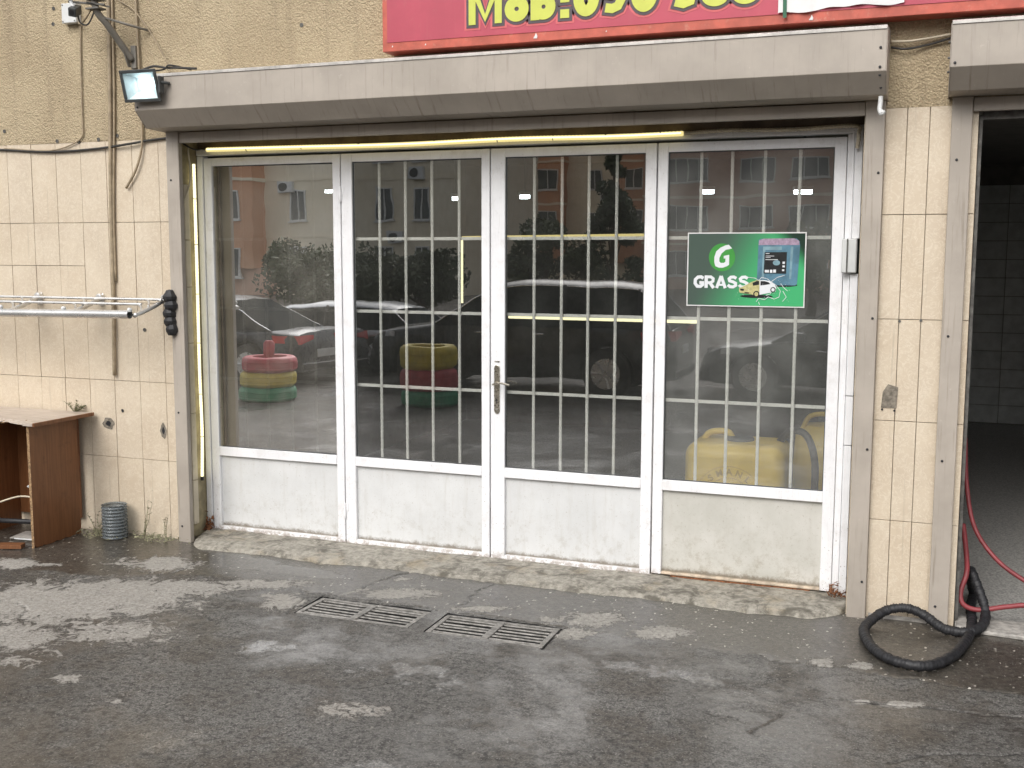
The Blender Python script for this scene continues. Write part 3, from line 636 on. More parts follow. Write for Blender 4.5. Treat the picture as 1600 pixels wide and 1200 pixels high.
def shards(x, y, z, w, h, n, seed):
    rs = random.Random(seed); m = MB()
    for k in range(n):
        a, b, c = x + rs.uniform(-w, w), y + rs.uniform(-.03, .03), z + abs(rs.gauss(0, h)); l = rs.uniform(.008, .028)
        q = [Vector((rs.uniform(-1, 1), rs.uniform(-.6, .6), rs.uniform(-1, 1))) * l for _ in range(4)]; m.add([Vector((a, b, c)) + v for v in q], [(0, 1, 2), (0, 2, 3), (0, 3, 1), (1, 3, 2)])
    return m.build('flaking_rust', MT['rustm'], F, loc=(2.75, -.3, 0))
shards(-5.035, .235, .03, .03, .05, 60, 1); shards(-.45, .225, .03, .05, .035, 60, 2)
# ================================================================= DOOR LEAVES
bar_v = {}
def twisted(L, r=.0104):
    n = int(L / .011); return MB().tube([(0, 0, L * i / n) for i in range(n + 1)], r, 6, True, twist=.36)
def leaf(x0, x1, gx0, gx1, bars, glass, label, hinge=None, zlo=.02, prot=0.):
    cx = (x0 + x1) / 2; t = thing('glass_door_leaf', label, 'door', (cx, .27, 0), 0, 'white glass door leaves'); X = lambda v: v - cx
    a, b, c, d = X(x0), X(x1), X(gx0), X(gx1); m = MB(); Y0, Y1 = 0, .045
    m.box(a, c, Y0, Y1, zlo, 2.795); m.build('stile', MT['white'], t, bevel=.003); MB().box(d, b, Y0, Y1, zlo, 2.795).build('stile', MT['white'], t, bevel=.003)
    MB().box(c, d, Y0 + .001, Y1, 2.738, 2.795).build('top_rail', MT['white'], t, bevel=.003)
    MB().box(c, d, Y0 - .002, Y1, .60, .668).build('middle_rail', MT['white'], t, bevel=.003)
    MB().box(c, d, Y0 - .001, Y1, zlo, .062).build('bottom_rail', MT['stainrail'] if zlo > .03 else MT['white'], t, bevel=.004)
    MB().box(c + .001, d - .001, .026, .034, .058, .604).build('lower_panel', MT['panelold'] if zlo > .03 else MT['panel'], t)
    MB().box(c - .002 - (c + d) / 2, d + .002 - (c + d) / 2, -.003, .003, .666, 2.74, mi=1, front=0).build('glass_pane', [glass, MT['pane']], t, loc=((c + d) / 2, .025, 0), rot=(0, 0, R(prot)))
    g_ = .006; m = MB(); m.box(c, c + g_, .014, .022, .668, 2.738).box(d - g_, d, .014, .022, .668, 2.738).box(c + g_, d - g_, .014, .022, .668, .668 + g_).box(c + g_, d - g_, .014, .022, 2.738 - g_, 2.738); m.build('rubber_seal', MT['charcoal'], t)
    gr = MB().box(c - .005, d + .005, .0525, .060, 2.742, 2.76).build('window_grille', MT['bar'], t)
    for i, bx in enumerate(bars):
        if 'v' not in bar_v: bar_v['v'] = twisted(2.10).build('upright_bar', MT['bar'], gr); o = bar_v['v']
        else: o = bar_v['v'].copy(); COL.objects.link(o); o.parent = gr
        o.location = (X(bx), .040, .64)
    for z in (1.18, 1.705, 2.21):
        MB().box(c - .005, d + .005, .0525, .060, z - .0105, z + .0105).build('cross_bar', MT['bar'], gr, bevel=.001)
    for hx, hz in (hinge or []):
        h = MB().lathe([(.009, -.055), (.011, -.05), (.011, .0), (.009, .004), (.009, .05), (0, .055)], (X(hx), -.008, hz), 10).box(X(hx) + .003, X(hx) + .028, -.004, .001, hz - .0, hz + .055).build('hinge', MT['white'], t, smooth=True)
    return t
L1 = leaf(-5.012, -3.882, -4.945, -3.942, [-4.723, -4.529, -4.328, -4.125], MT['g1'], 'leftmost white door leaf, its glass mirroring the yard brightly', prot=.95)
L2 = leaf(-3.874, -2.760, -3.790, -2.818, [-3.596, -3.397, -3.197, -2.996], MT['g2'], 'white door leaf left of the handle, barred glass, hinged on its left side', [(-3.878, 2.52), (-3.878, .27)])
L3 = leaf(-2.750, -1.636, -2.650, -1.706, [-2.458, -2.267, -2.085, -1.900], MT['g2'], 'white door leaf that carries the lever handle')
L4 = leaf(-1.626, -.496, -1.562, -.565, [-1.36, -1.17, -.972, -.765], MT['g4'], 'rightmost white door leaf with dusty glass and the green poster', zlo=.045)
MB().box(-.44, .44, -.001, .05, .0, .042).build('rusty_sill', MT['rustm'], L4, bevel=.004)
# handle on the third leaf
hx = -2.704 + 2.193
hp = MB().prism_y(ell(hx, 1.341, .021, .028, 12, 0, math.pi) + ell(hx, 1.062, .021, .028, 12, math.pi, 2 * math.pi), -.007, .0).build('handle_plate', MT['nickel'], L3, bevel=.003, seg=2)
MB().tube(crv([(hx - .012, -.006, 1.238), (hx - .012, -.045, 1.238), (hx + .01, -.052, 1.246), (hx + .05, -.052, 1.250), (hx + .105, -.050, 1.238)], 6), .0085, 8, rf=lambda t_, i: 1 - .25 * t_).build('lever', MT['nickel'], hp, smooth=True)
MB().prism_y(ell(hx, 1.13, .006, .008, 10) , -.009, -.0065).prism_y([(hx - .003, 1.105), (hx + .003, 1.105), (hx + .003, 1.13), (hx - .003, 1.13)], -.0092, -.0065).build('keyhole', MT['black'], hp)
MB().lathe([(.006, 0), (.006, -.009), (0, -.009)], (hx, 0, 1.068), 8, 'y').build('plate_screw', MT['steel'], hp)
MB().box(hx - .018, hx + .018, -.004, .0, 1.385, 1.393).build('slot_plate', MT['nickel'], L3, bevel=.001)

# ================================================================= POSTER
PO = thing('poster', 'green GRASS car shampoo poster stuck on the rightmost glass', 'poster', (-1.070, .282, 1.787))
MB().box(-.362, .358, 0, .004, 0, .455).build('white_border', MT['paper'], PO)
MB().add([(-.355, -.001, .007), (.351, -.001, .007), (.351, -.001, .448), (-.355, -.001, .448)], [(0, 1, 2, 3)]).build('print', MT['posterdark'], PO)
def flat(name, pts, mat, y): return MB().add([(a, y, b) for a, b in pts], [tuple(range(len(pts)))]).build(name, mat, PO)
pw = plain('print_white', (.74, .76, .78), .35, var=.03); pgreen = plain('print_green', (.055, .30, .055), .35, var=.05)
pblue = plain('print_blue', (.09, .20, .27), .35, var=.25, scale=12); pblue2 = plain('print_light_blue', (.20, .33, .38), .35, var=.15, scale=20); pmauve = plain('print_mauve', (.36, .27, .36), .35, var=.25, scale=50); pblack = plain('print_black', (.012, .014, .015), .35, var=.3, scale=40); pgold = plain('print_gold', (.50, .46, .22), .35, var=.2, scale=50)
PU = lambda u, v: (-.362 + .72 * u, .455 * (1 - v))                       # poster u,v from its top left
def poly(L): return [PU(*p) for p in L]
flat('logo_disc', ell(*PU(.30, .335), .081, .085, 40), pgreen, -.002)
# the slanted G of the logo
Gs = [(.385, .215), (.355, .165), (.325, .175), (.285, .205), (.25, .255), (.235, .33), (.235, .40), (.245, .455), (.275, .475), (.31, .475), (.345, .455), (.362, .435), (.362, .30), (.315, .315), (.315, .35), (.33, .35), (.33, .395), (.318, .41), (.29, .41), (.278, .39), (.278, .345), (.295, .285), (.33, .235)]
flat('logo_letter', poly(Gs), pw, -.0030)
GRASS_AT = (PU(.062, .745))
# canister
flat('canister_shade', ell(*PU(.80, .70), .10, .012, 20), pblack, -.0018)
flat('canister', poly([(.605, .10), (.63, .085), (.92, .085), (.945, .12), (.95, .18), (.935, .68), (.92, .705), (.62, .70), (.60, .66), (.605, .18)]), pblue, -.0022)
flat('canister_cap', poly([(.607, .17), (.612, .105), (.65, .085), (.90, .082), (.94, .115), (.945, .17)]), pmauve, -.0026)
flat('canister_highlight', poly([(.645, .19), (.80, .19), (.80, .235), (.665, .235), (.66, .62), (.64, .63)]), pblue2, -.0026); flat('canister_highlight', poly([(.875, .19), (.895, .19), (.885, .62), (.868, .62)]), pblue2, -.0026)
flat('label', poly([(.66, .265), (.845, .262), (.842, .55), (.655, .548)]), pblack, -.003)
for u0, v0, u1, v1 in ((.665, .50, .70, .535), (.708, .498, .728, .538), (.735, .495, .758, .536), (.81, .39, .83, .42), (.81, .44, .83, .465), (.808, .49, .826, .515), (.668, .278, .70, .286), (.668, .312, .74, .319), (.668, .332, .71, .338), (.668, .36, .77, .367)):
    flat('label_mark', poly([(u0, v0), (u1, v0), (u1, v1), (u0, v1)]), pw, -.0034)
flat('label_spot', ell(*PU(.76, .405), .022, .016, 16), pblue2, -.0034)
# little car print, gold front half and white rear half
flat('car_shadow', ell(*PU(.60, .855), .10, .010, 20), pblack, -.0035)
flat('car_front', poly([(.455, .745), (.50, .715), (.555, .665), (.60, .64), (.625, .64), (.625, .80), (.60, .855), (.56, .83), (.46, .81), (.452, .78)]), pgold, -.004)
flat('car_rear', poly([(.625, .64), (.66, .635), (.71, .65), (.75, .69), (.765, .735), (.76, .79), (.70, .81), (.625, .835)]), pw, -.004)
flat('car_window', poly([(.565, .675), (.60, .65), (.62, .65), (.62, .70), (.57, .715)]), pblack, -.0044); flat('car_window', poly([(.632, .65), (.665, .65), (.70, .665), (.715, .69), (.632, .71)]), pblack, -.0044)
flat('car_grille', poly([(.462, .755), (.495, .757), (.492, .785), (.464, .78)]), pblack, -.0044); flat('car_bumper', poly([(.50, .80), (.54, .805), (.535, .82), (.50, .815)]), pblack, -.0044)
for u, v, r_ in ((.60, .825, .019), (.738, .765, .016)):
    flat('car_wheel', ell(*PU(u, v), r_, r_ * 1.05, 20), pblack, -.0046); flat('car_rim', ell(*PU(u, v), r_ * .62, r_ * .65, 16), pgold if u < .7 else pw, -.005)
def splash(L, w):
    q = [PU(*p) for p in L]
    for (a, b), (c, d) in zip(q[:-1], q[1:]):
        l = math.hypot(c - a, d - b) or 1; nx, nz = -(d - b) / l * w, (c - a) / l * w
        sm.add([(a + nx, -.0054, b + nz), (c + nx * .7, -.0054, d + nz * .7), (c - nx * .7, -.0054, d - nz * .7), (a - nx, -.0054, b - nz)], [(0, 1, 2, 3)])
sm = MB()
for L in ([(.51, .60), (.58, .61), (.62, .64), (.64, .60), (.69, .62), (.72, .66), (.77, .60), (.83, .57)], [(.72, .66), (.76, .70), (.80, .78), (.79, .86), (.75, .89), (.70, .86), (.67, .90), (.62, .88), (.60, .93)], [(.80, .68), (.83, .74), (.86, .78)], [(.82, .78), (.85, .86), (.82, .92)], [(.68, .84), (.72, .82), (.71, .78)], [(.44, .72), (.46, .70)], [(.62, .93), (.63, .97)]): splash(L, .0018)
rs = random.Random(3)
for k in range(46):
    u, v = (rs.uniform(.42, .56), rs.uniform(.66, .90)) if k < 16 else (rs.uniform(.58, .88), rs.uniform(.58, .95)); x_, z_ = PU(u, v); q = rs.uniform(.0008, .002); sm.add([(x_ - q, -.0054, z_), (x_, -.0054, z_ - q), (x_ + q, -.0054, z_), (x_, -.0054, z_ + q)], [(0, 1, 2, 3)])
sm.build('water_splash', pw, PO)

# ================================================================= RED SIGN
SG = thing('shop_sign', 'red sign with yellow phone number above the shutters', 'sign', (-1.3, -.15, 3.378))
sx0, sx1, H = -3.322 + 1.3, 3.6, 1.5
MB().box(sx0, sx1, 0, .148, .0, H).build('sign_case', MT['redtrim'], SG, bevel=.003)
MB().box(sx0 + .035, sx1 - .035, -.004, 0, .055, H - .05).build('sign_face', MT['red'], SG)
GL = dict(M=[([(.024, 0), (.024, .21)], .046, 0), ([(.196, 0), (.196, .21)], .046, 0), ([(.036, .205), (.110, .035), (.184, .205)], .038, 0)],
    o=[(ell(.077, .075, .046, .044, 28), .062, 1)], b=[([(.028, 0), (.028, .22)], .056, 0), (ell(.082, .075, .044, .044, 28), .062, 1)],
    d=[([(.03, 0), (.03, .05)], .056, 0), ([(.03, .09), (.03, .14)], .056, 0)])
GL[':'] = GL['d']; GL['0'] = [(ell(.080, .105, .047, .073, 28), .064, 1)]
GL['5'] = [([(.140, .185), (.040, .185), (.036, .125), (.080, .128), (.112, .110), (.120, .076), (.104, .046), (.070, .033), (.028, .040)], .052, 0)]
GL['3'] = [([(.022, .168), (.055, .182), (.095, .176), (.112, .150), (.075, .116), (.118, .082), (.108, .044), (.070, .032), (.022, .046)], .056, 0)]
GL['8'] = [(ell(.082, .064, .050, .034, 28), .058, 1), (ell(.082, .152, .044, .030, 24), .054, 1)]
GL['G'] = [([(.92, .76), (.70, .88), (.42, .86), (.18, .66), (.16, .36), (.36, .13), (.66, .12), (.86, .26), (.86, .42), (.55, .42)], .29, 0)]
GL['R'] = [([(.16, 0), (.16, 1)], .30, 0), ([(.16, .88), (.58, .88), (.80, .74), (.78, .54), (.56, .42), (.16, .42)], .26, 0), ([(.50, .42), (.86, 0)], .29, 0)]
GL['A'] = [([(.10, 0), (.50, .96)], .28, 0), ([(.50, .96), (.90, 0)], .28, 0), ([(.28, .26), (.72, .26)], .18, 0)]
GL['S'] = [([(.86, .78), (.64, .89), (.36, .87), (.20, .74), (.26, .58), (.56, .51), (.80, .40), (.80, .22), (.58, .11), (.30, .12), (.10, .26)], .27, 0)]
def glyph(ch, x, y, z, sx, sz, grow, mat, parent, name, th=.0016):
    m = MB()
    for k, (pts, w, closed) in enumerate(GL[ch]):
        P = [Vector((p[0] * sx, p[1] * sz)) for p in pts]; hw = w * (sx if sz < .1 else 1) / 2 + grow; n = len(P); L = []; Rr = []
        if not closed:
            P[0] = P[0] + (P[0] - P[1]).normalized() * grow; P[-1] = P[-1] + (P[-1] - P[-2]).normalized() * grow
        elif False: pass
        for i in range(n):
            a = P[(i - 1) % n] if closed or i else P[i]; c = P[(i + 1) % n] if closed or i < n - 1 else P[i]
            d1 = (P[i] - a).normalized() if (P[i] - a).length > 0 else (c - P[i]).normalized(); d2 = (c - P[i]).normalized() if (c - P[i]).length > 0 else d1
            n1 = Vector((-d1.y, d1.x)); n2 = Vector((-d2.y, d2.x)); mt = (n1 + n2).normalized(); q = hw / max(.8, mt.dot(n1)); L.append(P[i] + mt * q); Rr.append(P[i] - mt * q)
        if closed:
            c0 = sum(P, Vector((0, 0))) / n; Rin = []
            for i in range(n):
                for arr in (L, Rr): pass
            ii = L if (L[0] - c0).length < (Rr[0] - c0).length else Rr
            for i in range(n):
                if (ii[i] - c0).dot(P[i] - c0) < 0 or (ii[i] - c0).length < .004: ii[i] = c0 + (P[i] - c0).normalized() * .002
        yy = y - k * .0004
        vs = [(x + v.x, yy, z + v.y) for v in L] + [(x + v.x, yy, z + v.y) for v in Rr] + [(x + v.x, yy + th, z + v.y) for v in L] + [(x + v.x, yy + th, z + v.y) for v in Rr]
        rg = range(n if closed else n - 1); fs = []
        for i in rg:
            j = (i + 1) % n; fs += [(i, n + i, n + j, j), (i, j, 2 * n + j, 2 * n + i), (n + i, 3 * n + i, 3 * n + j, n + j)]
        if not closed: fs += [(0, 2 * n, 3 * n, n), (n - 1, 2 * n - 1, 4 * n - 1, 3 * n - 1)]
        m.add(vs, fs)
    return m.build(name, mat, parent)
for ch, gx in zip('Mob:050388', (0, .238, .405, .590, .672, .842, 1.022, 1.262, 1.432, 1.602)):
    lt = None
    for off, mat, y, nm in ((.0, MT['yellow'], -.0130, 'letter'), (.017, MT['outline'], -.0090, 'letter_outline'), (.030, MT['halo'], -.0058, 'letter_halo')):
        o = glyph(ch, -1.425 + gx, y, .122, 1, 1, off, mat, SG if lt is None else lt, nm)
        if lt is None: lt = o
bp = []; nb = 40
for i in range(nb + 1): bp.append((.44 + .66 * i / nb, .060 + .004 * math.sin(i * .5) - .007 * math.sin(i * .21) + .010 * (i / nb)))
m = MB(); vs = [(a, -.016 - .006 * math.sin(i * .8), b) for i, (a, b) in enumerate(bp)] + [(a, -.012, .50) for a, b in bp]
m.add(vs, [(i, i + 1, nb + 2 + i, nb + 1 + i) for i in range(nb)]); m.build('white_patch', MT['paper'], SG, smooth='all')
MB().add([(.468, -.024, .030), (.488, -.024, .030), (.484, -.022, .50), (.458, -.022, .50)], [(0, 1, 2, 3)]).build('green_tape', MT['green'], SG)
for a, b, s_ in ((-.99, .03, .016), (.62, .022, .014), (-1.95, .03, .006), (-1.72, .028, .006), (-.55, .03, .005)):
    MB().add([(a - s_, -.0045, b - s_ * .7), (a + s_ * .5, -.0045, b - s_ * .8), (a + s_ * .7, -.0045, b), (a + .1 * s_, -.0045, b + s_ * 1.3), (a - .4 * s_, -.0045, b + .2 * s_)], [(0, 1, 2, 3, 4)]).build('paint_chip', MT['whiteplastic'], SG)

for k, ch in enumerate('GRASS'): glyph(ch, GRASS_AT[0] - .003 + .0692 * k, -.0034, GRASS_AT[1] - .003, .068, .078, 0, pw, PO, 'letter', .0003)
# ================================================================= LED TUBES AND CONDUITS
def ribbed(path, r, step=.006, n=10, amp=.12):
    P = [Vector(p) for p in path]; L = sum((b - a).length for a, b in zip(P[:-1], P[1:])); N = int(L / step); Q = []; acc = 0; i = 0
    for k in range(N + 1):
        d = L * k / N
        while i < len(P) - 2 and acc + (P[i + 1] - P[i]).length < d: acc += (P[i + 1] - P[i]).length; i += 1
        sl_ = (P[i + 1] - P[i]).length; Q.append(P[i].lerp(P[i + 1], min(1, (d - acc) / sl_)))
    return MB().tube(Q, r, n, rf=lambda t_, i: 1 + (amp if i % 2 else -amp))
LH = thing('led_tube', 'lit warm LED tube running along the top of the doors', 'led tube', (-3.2, .215, 2.84), 0, 'lit LED tubes at the door frame')
ribbed(crv([(-1.74, 0, .010), (-1.0, 0, .004), (-.2, 0, -.003), (.6, 0, .006), (1.3, 0, -.002), (1.74, 0, .002)], 12), .0155, .012, 8, .08).build('lit_sleeve', MT['ledwarm'], LH); MB().tube(crv([(-1.73, -.0125, .012), (-1.0, -.0125, .006), (-.2, -.0125, -.001), (.6, -.0125, .008), (1.3, -.0125, 0), (1.73, -.0125, .004)], 12), .0058, 6).build('lit_core', MT['ledhot'], LH)
for xx in (-1.4, -.95, -.5, 0.07, .52, .9, 1.25, 1.6): MB().lathe([(.0145, -.003), (.0145, .003)], (xx, 0, .003), 10, 'x').build('cable_tie', MT['charcoal'], LH)
GH = ribbed(crv([(-1.455, .215, 2.842), (-1.2, .21, 2.85), (-.8, .22, 2.842), (-.46, .21, 2.85), (-.43, .20, 2.80), (-.435, .20, 2.72)], 12), .0115, .009, 8).build('conduit', MT['conduit'], smooth=False)
tag(GH, 'unlit cream corrugated conduit along the top right of the doors', 'conduit')
LV = thing('led_tube', 'lit warm LED tube running down the left door jamb', 'led tube', (-5.038, .19, .45), 0, 'lit LED tubes at the door frame')
ribbed(crv([(.0, 0, 2.30), (.0, 0, 1.6), (-.004, .0, .8), (.002, 0, .35), (-.002, -.01, 0)], 12), .0105, .012, 8, .06).build('lit_sleeve', MT['ledhot'], LV)
for zz in (.3, .62, 1.0, 1.36, 1.72, 2.05): MB().lathe([(.0125, -.003), (.0125, .003)], (0, 0, zz), 8).build('cable_tie', MT['conduit'], LV)
MB().lathe([(.012, -.03), (.012, 0)], (-.002, -.01, 0), 8).build('end_plug', MT['black'], LV)
TK = thing('cable_trunking', 'yellowish plastic trunking in sections down the left door jamb', 'trunking', (-5.066, .12, 0))
for z0, z1 in ((.1, .43), (.435, .93), (.935, 1.45), (1.455, 1.86), (1.865, 2.2), (2.205, 2.60)):
    MB().box(-.004, .012, -.03, .03, z0, z1).build('section', MT['conduit'], TK, bevel=.003)
def cable(name, pts, r, mat, label, cat='cable', n=6, seg=6):
    return tag(MB().tube(crv(pts, seg), r, n).build(name, mat, smooth='all'), label, cat)
cable('loose_wire', [(-5.05, .16, 2.90), (-5.03, .12, 2.84), (-5.035, .14, 2.74), (-5.045, .15, 2.62), (-5.055, .10, 2.50)], .006, MT['conduit'], 'loose pale wire looping at the top left door corner')
cable('loose_wire', [(-5.06, .06, 2.90), (-5.00, .14, 2.85), (-4.96, .20, 2.855), (-4.93, .21, 2.845)], .006, MT['cableblack'], 'short dark wire feeding the top LED tube')
cable('jamb_pipe', [(-5.065, .035, .02), (-5.06, .035, 1.2), (-5.064, .035, 2.0), (-5.06, .035, 2.88)], .011, MT['brownbar'], 'thin brown pipe inside the left guide rail', 'pipe')

# ================================================================= CABLES ON THE WALL
cable('wall_cable', [(-5.565, -.02, 4.6), (-5.567, -.02, 3.9), (-5.585, -.022, 3.2), (-5.612, -.02, 2.55), (-5.622, -.02, 2.0), (-5.632, -.022, 1.55), (-5.645, -.02, 1.205)], .0145, MT['cable'], 'thick brown cable hanging down the left tiled wall')
cable('wall_cable', [(-5.535, -.02, 4.6), (-5.54, -.015, 3.9), (-5.555, -.014, 3.2), (-5.588, -.015, 2.6), (-5.60, -.015, 2.3), (-5.604, -.014, 1.9)], .009, MT['cable'], 'thin brown cable beside the thick hanging cable')
cable('wall_cable', [(-5.335, -.02, 4.6), (-5.33, -.02, 3.88), (-5.32, -.022, 3.44), (-5.315, -.02, 3.0), (-5.325, -.022, 2.85), (-5.38, -.024, 2.70), (-5.474, -.02, 2.574)], .009, MT['cable'], 'brown cable end curling out below the floodlight')
cable('wall_cable', [(-5.6, -.012, 4.0), (-5.488, -.012, 3.893), (-5.36, -.02, 3.82), (-5.247, -.03, 3.70), (-5.14, -.03, 3.55), (-5.046, -.04, 3.39), (-5.03, -.08, 3.345)], .0045, MT['cable'], 'thin wire arching down to the top of the shutter box')
cable('wall_cable', [(-5.832, -.012, 3.74), (-5.84, -.012, 3.55), (-5.847, -.013, 3.244), (-5.85, -.012, 3.02), (-5.857, -.012, 2.96), (-5.93, -.012, 2.91), (-6.153, -.012, 2.864), (-6.6, -.012, 2.89)], .0055, MT['cable'], 'thin wire dropping from the white junction box')
cable('wall_cable', [(-8.5, -.012, 2.98), (-7.2, -.012, 2.91), (-6.644, -.012, 2.883), (-6.153, -.012, 2.853), (-5.739, -.014, 2.862), (-5.43, -.03, 2.885), (-5.28, -.014, 2.905), (-5.10, -.012, 2.918)], .0085, MT['cableblack'], 'long black cable along the tile top edge at the left')
cable('wall_cable', [(-5.085, -.008, 2.45), (-5.051, -.012, 2.335), (-5.09, -.012, 2.2), (-5.105, -.014, 2.05), (-5.085, -.016, 1.93), (-5.10, -.03, 1.82)], .0055, MT['cable'], 'short brown wire dropping beside the left guide rail')
cable('wall_cable', [(-.262, -.03, 3.27), (-.16, -.04, 3.265), (-.03, -.03, 3.28), (.045, -.03, 3.29)], .006, MT['conduit'], 'pale wire strung between the two shutter boxes', seg=8)
cable('wall_cable', [(-.262, -.02, 3.24), (-.18, -.035, 3.225), (-.06, -.02, 3.245), (.045, -.03, 3.27)], .006, MT['cableblack'], 'dark wire strung between the two shutter boxes', seg=8)
# black corrugated bundle at the rail
BK = MB()
for i in range(5): BK.lathe([(.0, -.05), (.03, -.045), (.052 - .002 * i, -.02), (.055 - .002 * i, .0), (.04, .02), (.025, .045)], (-5.095 + .01 * math.sin(i * 2), -.055, 1.80 - .058 * i), 9)
BK.tube([(-5.10, -.03, 1.84), (-5.095, -.05, 1.78), (-5.09, -.05, 1.55)], .03, 8)
tag(BK.build('rubber_socket', MT['black']), 'black rubber multi-outlet hanging on the left guide rail', 'power socket')
# white hook under the box
tag(MB().tube(crv([(-.298, -.20, 2.955), (-.298, -.205, 2.92), (-.300, -.21, 2.885), (-.29, -.215, 2.862), (-.278, -.215, 2.878)], 6), .013, 8).build('hook', MT['whiteplastic'], smooth='all'), 'small white plastic hook under the right end of the shutter box', 'hook')

# ================================================================= FLOODLIGHT
FL = thing('floodlight', 'lit square floodlight on the left end of the shutter box', 'floodlight', (-5.0, -.42, 3.215))
fr = Euler((R(16), 0, R(3)))
w, h = .142, .106; m = MB()
m.box(-w, w, 0, .012, -h, -h + .022).box(-w, w, 0, .012, h - .022, h).box(-w, -w + .022, 0, .012, -h + .022, h - .022).box(w - .022, w, 0, .012, -h + .022, h - .022)
fo = m.build('front_frame', MT['charcoal'], FL, bevel=.003, rot=fr)
m = MB(); q = lambda s_, y: [(-w * s_, y, -h * s_), (w * s_, y, -h * s_), (w * s_, y, h * s_), (-w * s_, y, h * s_)]
m.add(q(.96, .012) + q(.6, .075), [(0, 1, 5, 4), (1, 2, 6, 5), (2, 3, 7, 6), (3, 0, 4, 7), (4, 5, 6, 7)]); m.build('housing', MT['charcoal'], FL, rot=fr)
m = MB(); m.add(q(.86, .010) + q(.42, .055), [(0, 4, 5, 1), (1, 5, 6, 2), (2, 6, 7, 3), (3, 7, 4, 0), (4, 7, 6, 5)]); m.build('reflector', MT['reflector'], FL, rot=fr)
MB().box(-.020, .038, .040, .050, -.022, .036).build('led_chip', MT['ledcool'], FL, rot=fr)
MB().box(-w + .02, w - .02, .005, .008, -h + .02, h - .02).build('cover_glass', MT['lampglass'], FL, rot=fr)
MB().box(w, w + .012, .01, .06, -.05, .06).tube([(w + .006, .03, .02), (w + .03, .06, .02), (w + .03, .088, .02)], .012, 8).build('bracket', MT['charcoal'], FL, bevel=.002)
tag(MB().tube(crv([(-5.09, -.30, 3.335), (-5.02, -.25, 3.37), (-4.93, -.22, 3.36), (-4.82, -.25, 3.35), (-4.7, -.2, 3.345)], 8), .008, 6).tube(crv([(-5.05, -.28, 3.33), (-4.97, -.2, 3.355), (-4.88, -.25, 3.37), (-4.78, -.15, 3.35)], 8), .006, 6).build('wire_bundle', MT['cableblack'], smooth='all'), 'tangle of dark wires on top of the shutter box behind the floodlight', 'wires')
# ================================================================= CAMERA, ARM, JUNCTION BOX
JB = thing('junction_box', 'white square junction box on the stucco at top left', 'junction box', (-5.897, 0, 3.825))
MB().box(-.065, .065, -.055, 0, -.07, .07).build('box', MT['whiteplastic'], JB, bevel=.006, seg=2)
for a in (-.052, .052):
    for b in (-.057, .057): MB().lathe([(.005, 0), (.005, -.003), (0, -.003)], (a, -.055, b), 8, 'y').build('screw', MT['darkmetal'], JB)
AR = thing('camera_bracket', 'grey-brown bent metal bracket arm above the floodlight', 'bracket', (-5.37, 0, 3.49))
MB().box(-.022, .022, -.02, 0, -.08, .08).build('base_plate', MT['greyarm'], AR, bevel=.003)
MB().prism_x([(-.02, -.07), (-.02, .03), (-.09, .03), (-.045, -.07)], -.03, -.022).build('gusset', MT['greyarm'], AR)
MB().tube(crv([(-.01, -.02, -.02), (-.035, -.08, .06), (-.075, -.19, .20), (-.105, -.25, .28), (-.11, -.27, .42), (-.10, -.27, .8)], 6), .024, 10).build('pipe', MT['greyarm'], AR, smooth='all')
MB().tube([(-.08, -.23, .24), (.15, -.01, .17)], .009, 8).build('stay_rod', MT['greyarm'], AR, smooth='all')
m = MB(); m.box(-.16, -.05, -.30, -.22, .285, .295).box(-.16, -.05, -.30, -.22, .345, .352); m.tube([(-.30, -.30, .345), (-.02, -.27, .31)], .008, 6); m.tube([(-.14, -.31, .33), (.0, -.24, .30)], .005, 6); m.build('clamp', MT['darkmetal'], AR)
SC = thing('security_camera', 'small dark camera hanging from the wall arm beside the white box', 'camera', (-5.62, -.30, 3.77))
MB().tube([(0, 0, .0), (-.01, .04, -.02), (.035, -.06, -.045)], .0, 8) if False else None
m = MB(); m.box(-.028, .028, -.05, .05, -.03, .03); m.build('body', MT['charcoal'], SC, bevel=.006, seg=2, rot=(R(25), R(10), R(20)))
MB().lathe([(.018, -.052), (.018, -.049)], (0, 0, 0), 14, 'y').build('lens', MT['black'], SC, rot=(R(25), R(10), R(20)))
MB().lathe([(.045, .085), (.05, .10), (.03, .115), (.02, .12)], (-.04, 0, 0), 16).tube([(-.04, 0, .09), (-.01, 0, .02)], .014, 8).build('mount', MT['whiteplastic'], SC, smooth=True)
cable('camera_wire', [(-5.62, -.28, 3.80), (-5.60, -.28, 3.70), (-5.54, -.27, 3.68), (-5.49, -.26, 3.76)], .006, MT['cableblack'], 'dark wire looped between the camera and the arm')
cable('camera_wire', [(-5.83, -.03, 3.76), (-5.72, -.15, 3.72), (-5.60, -.25, 3.70), (-5.50, -.27, 3.78)], .006, MT['cable'], 'wire from the white junction box to the arm')

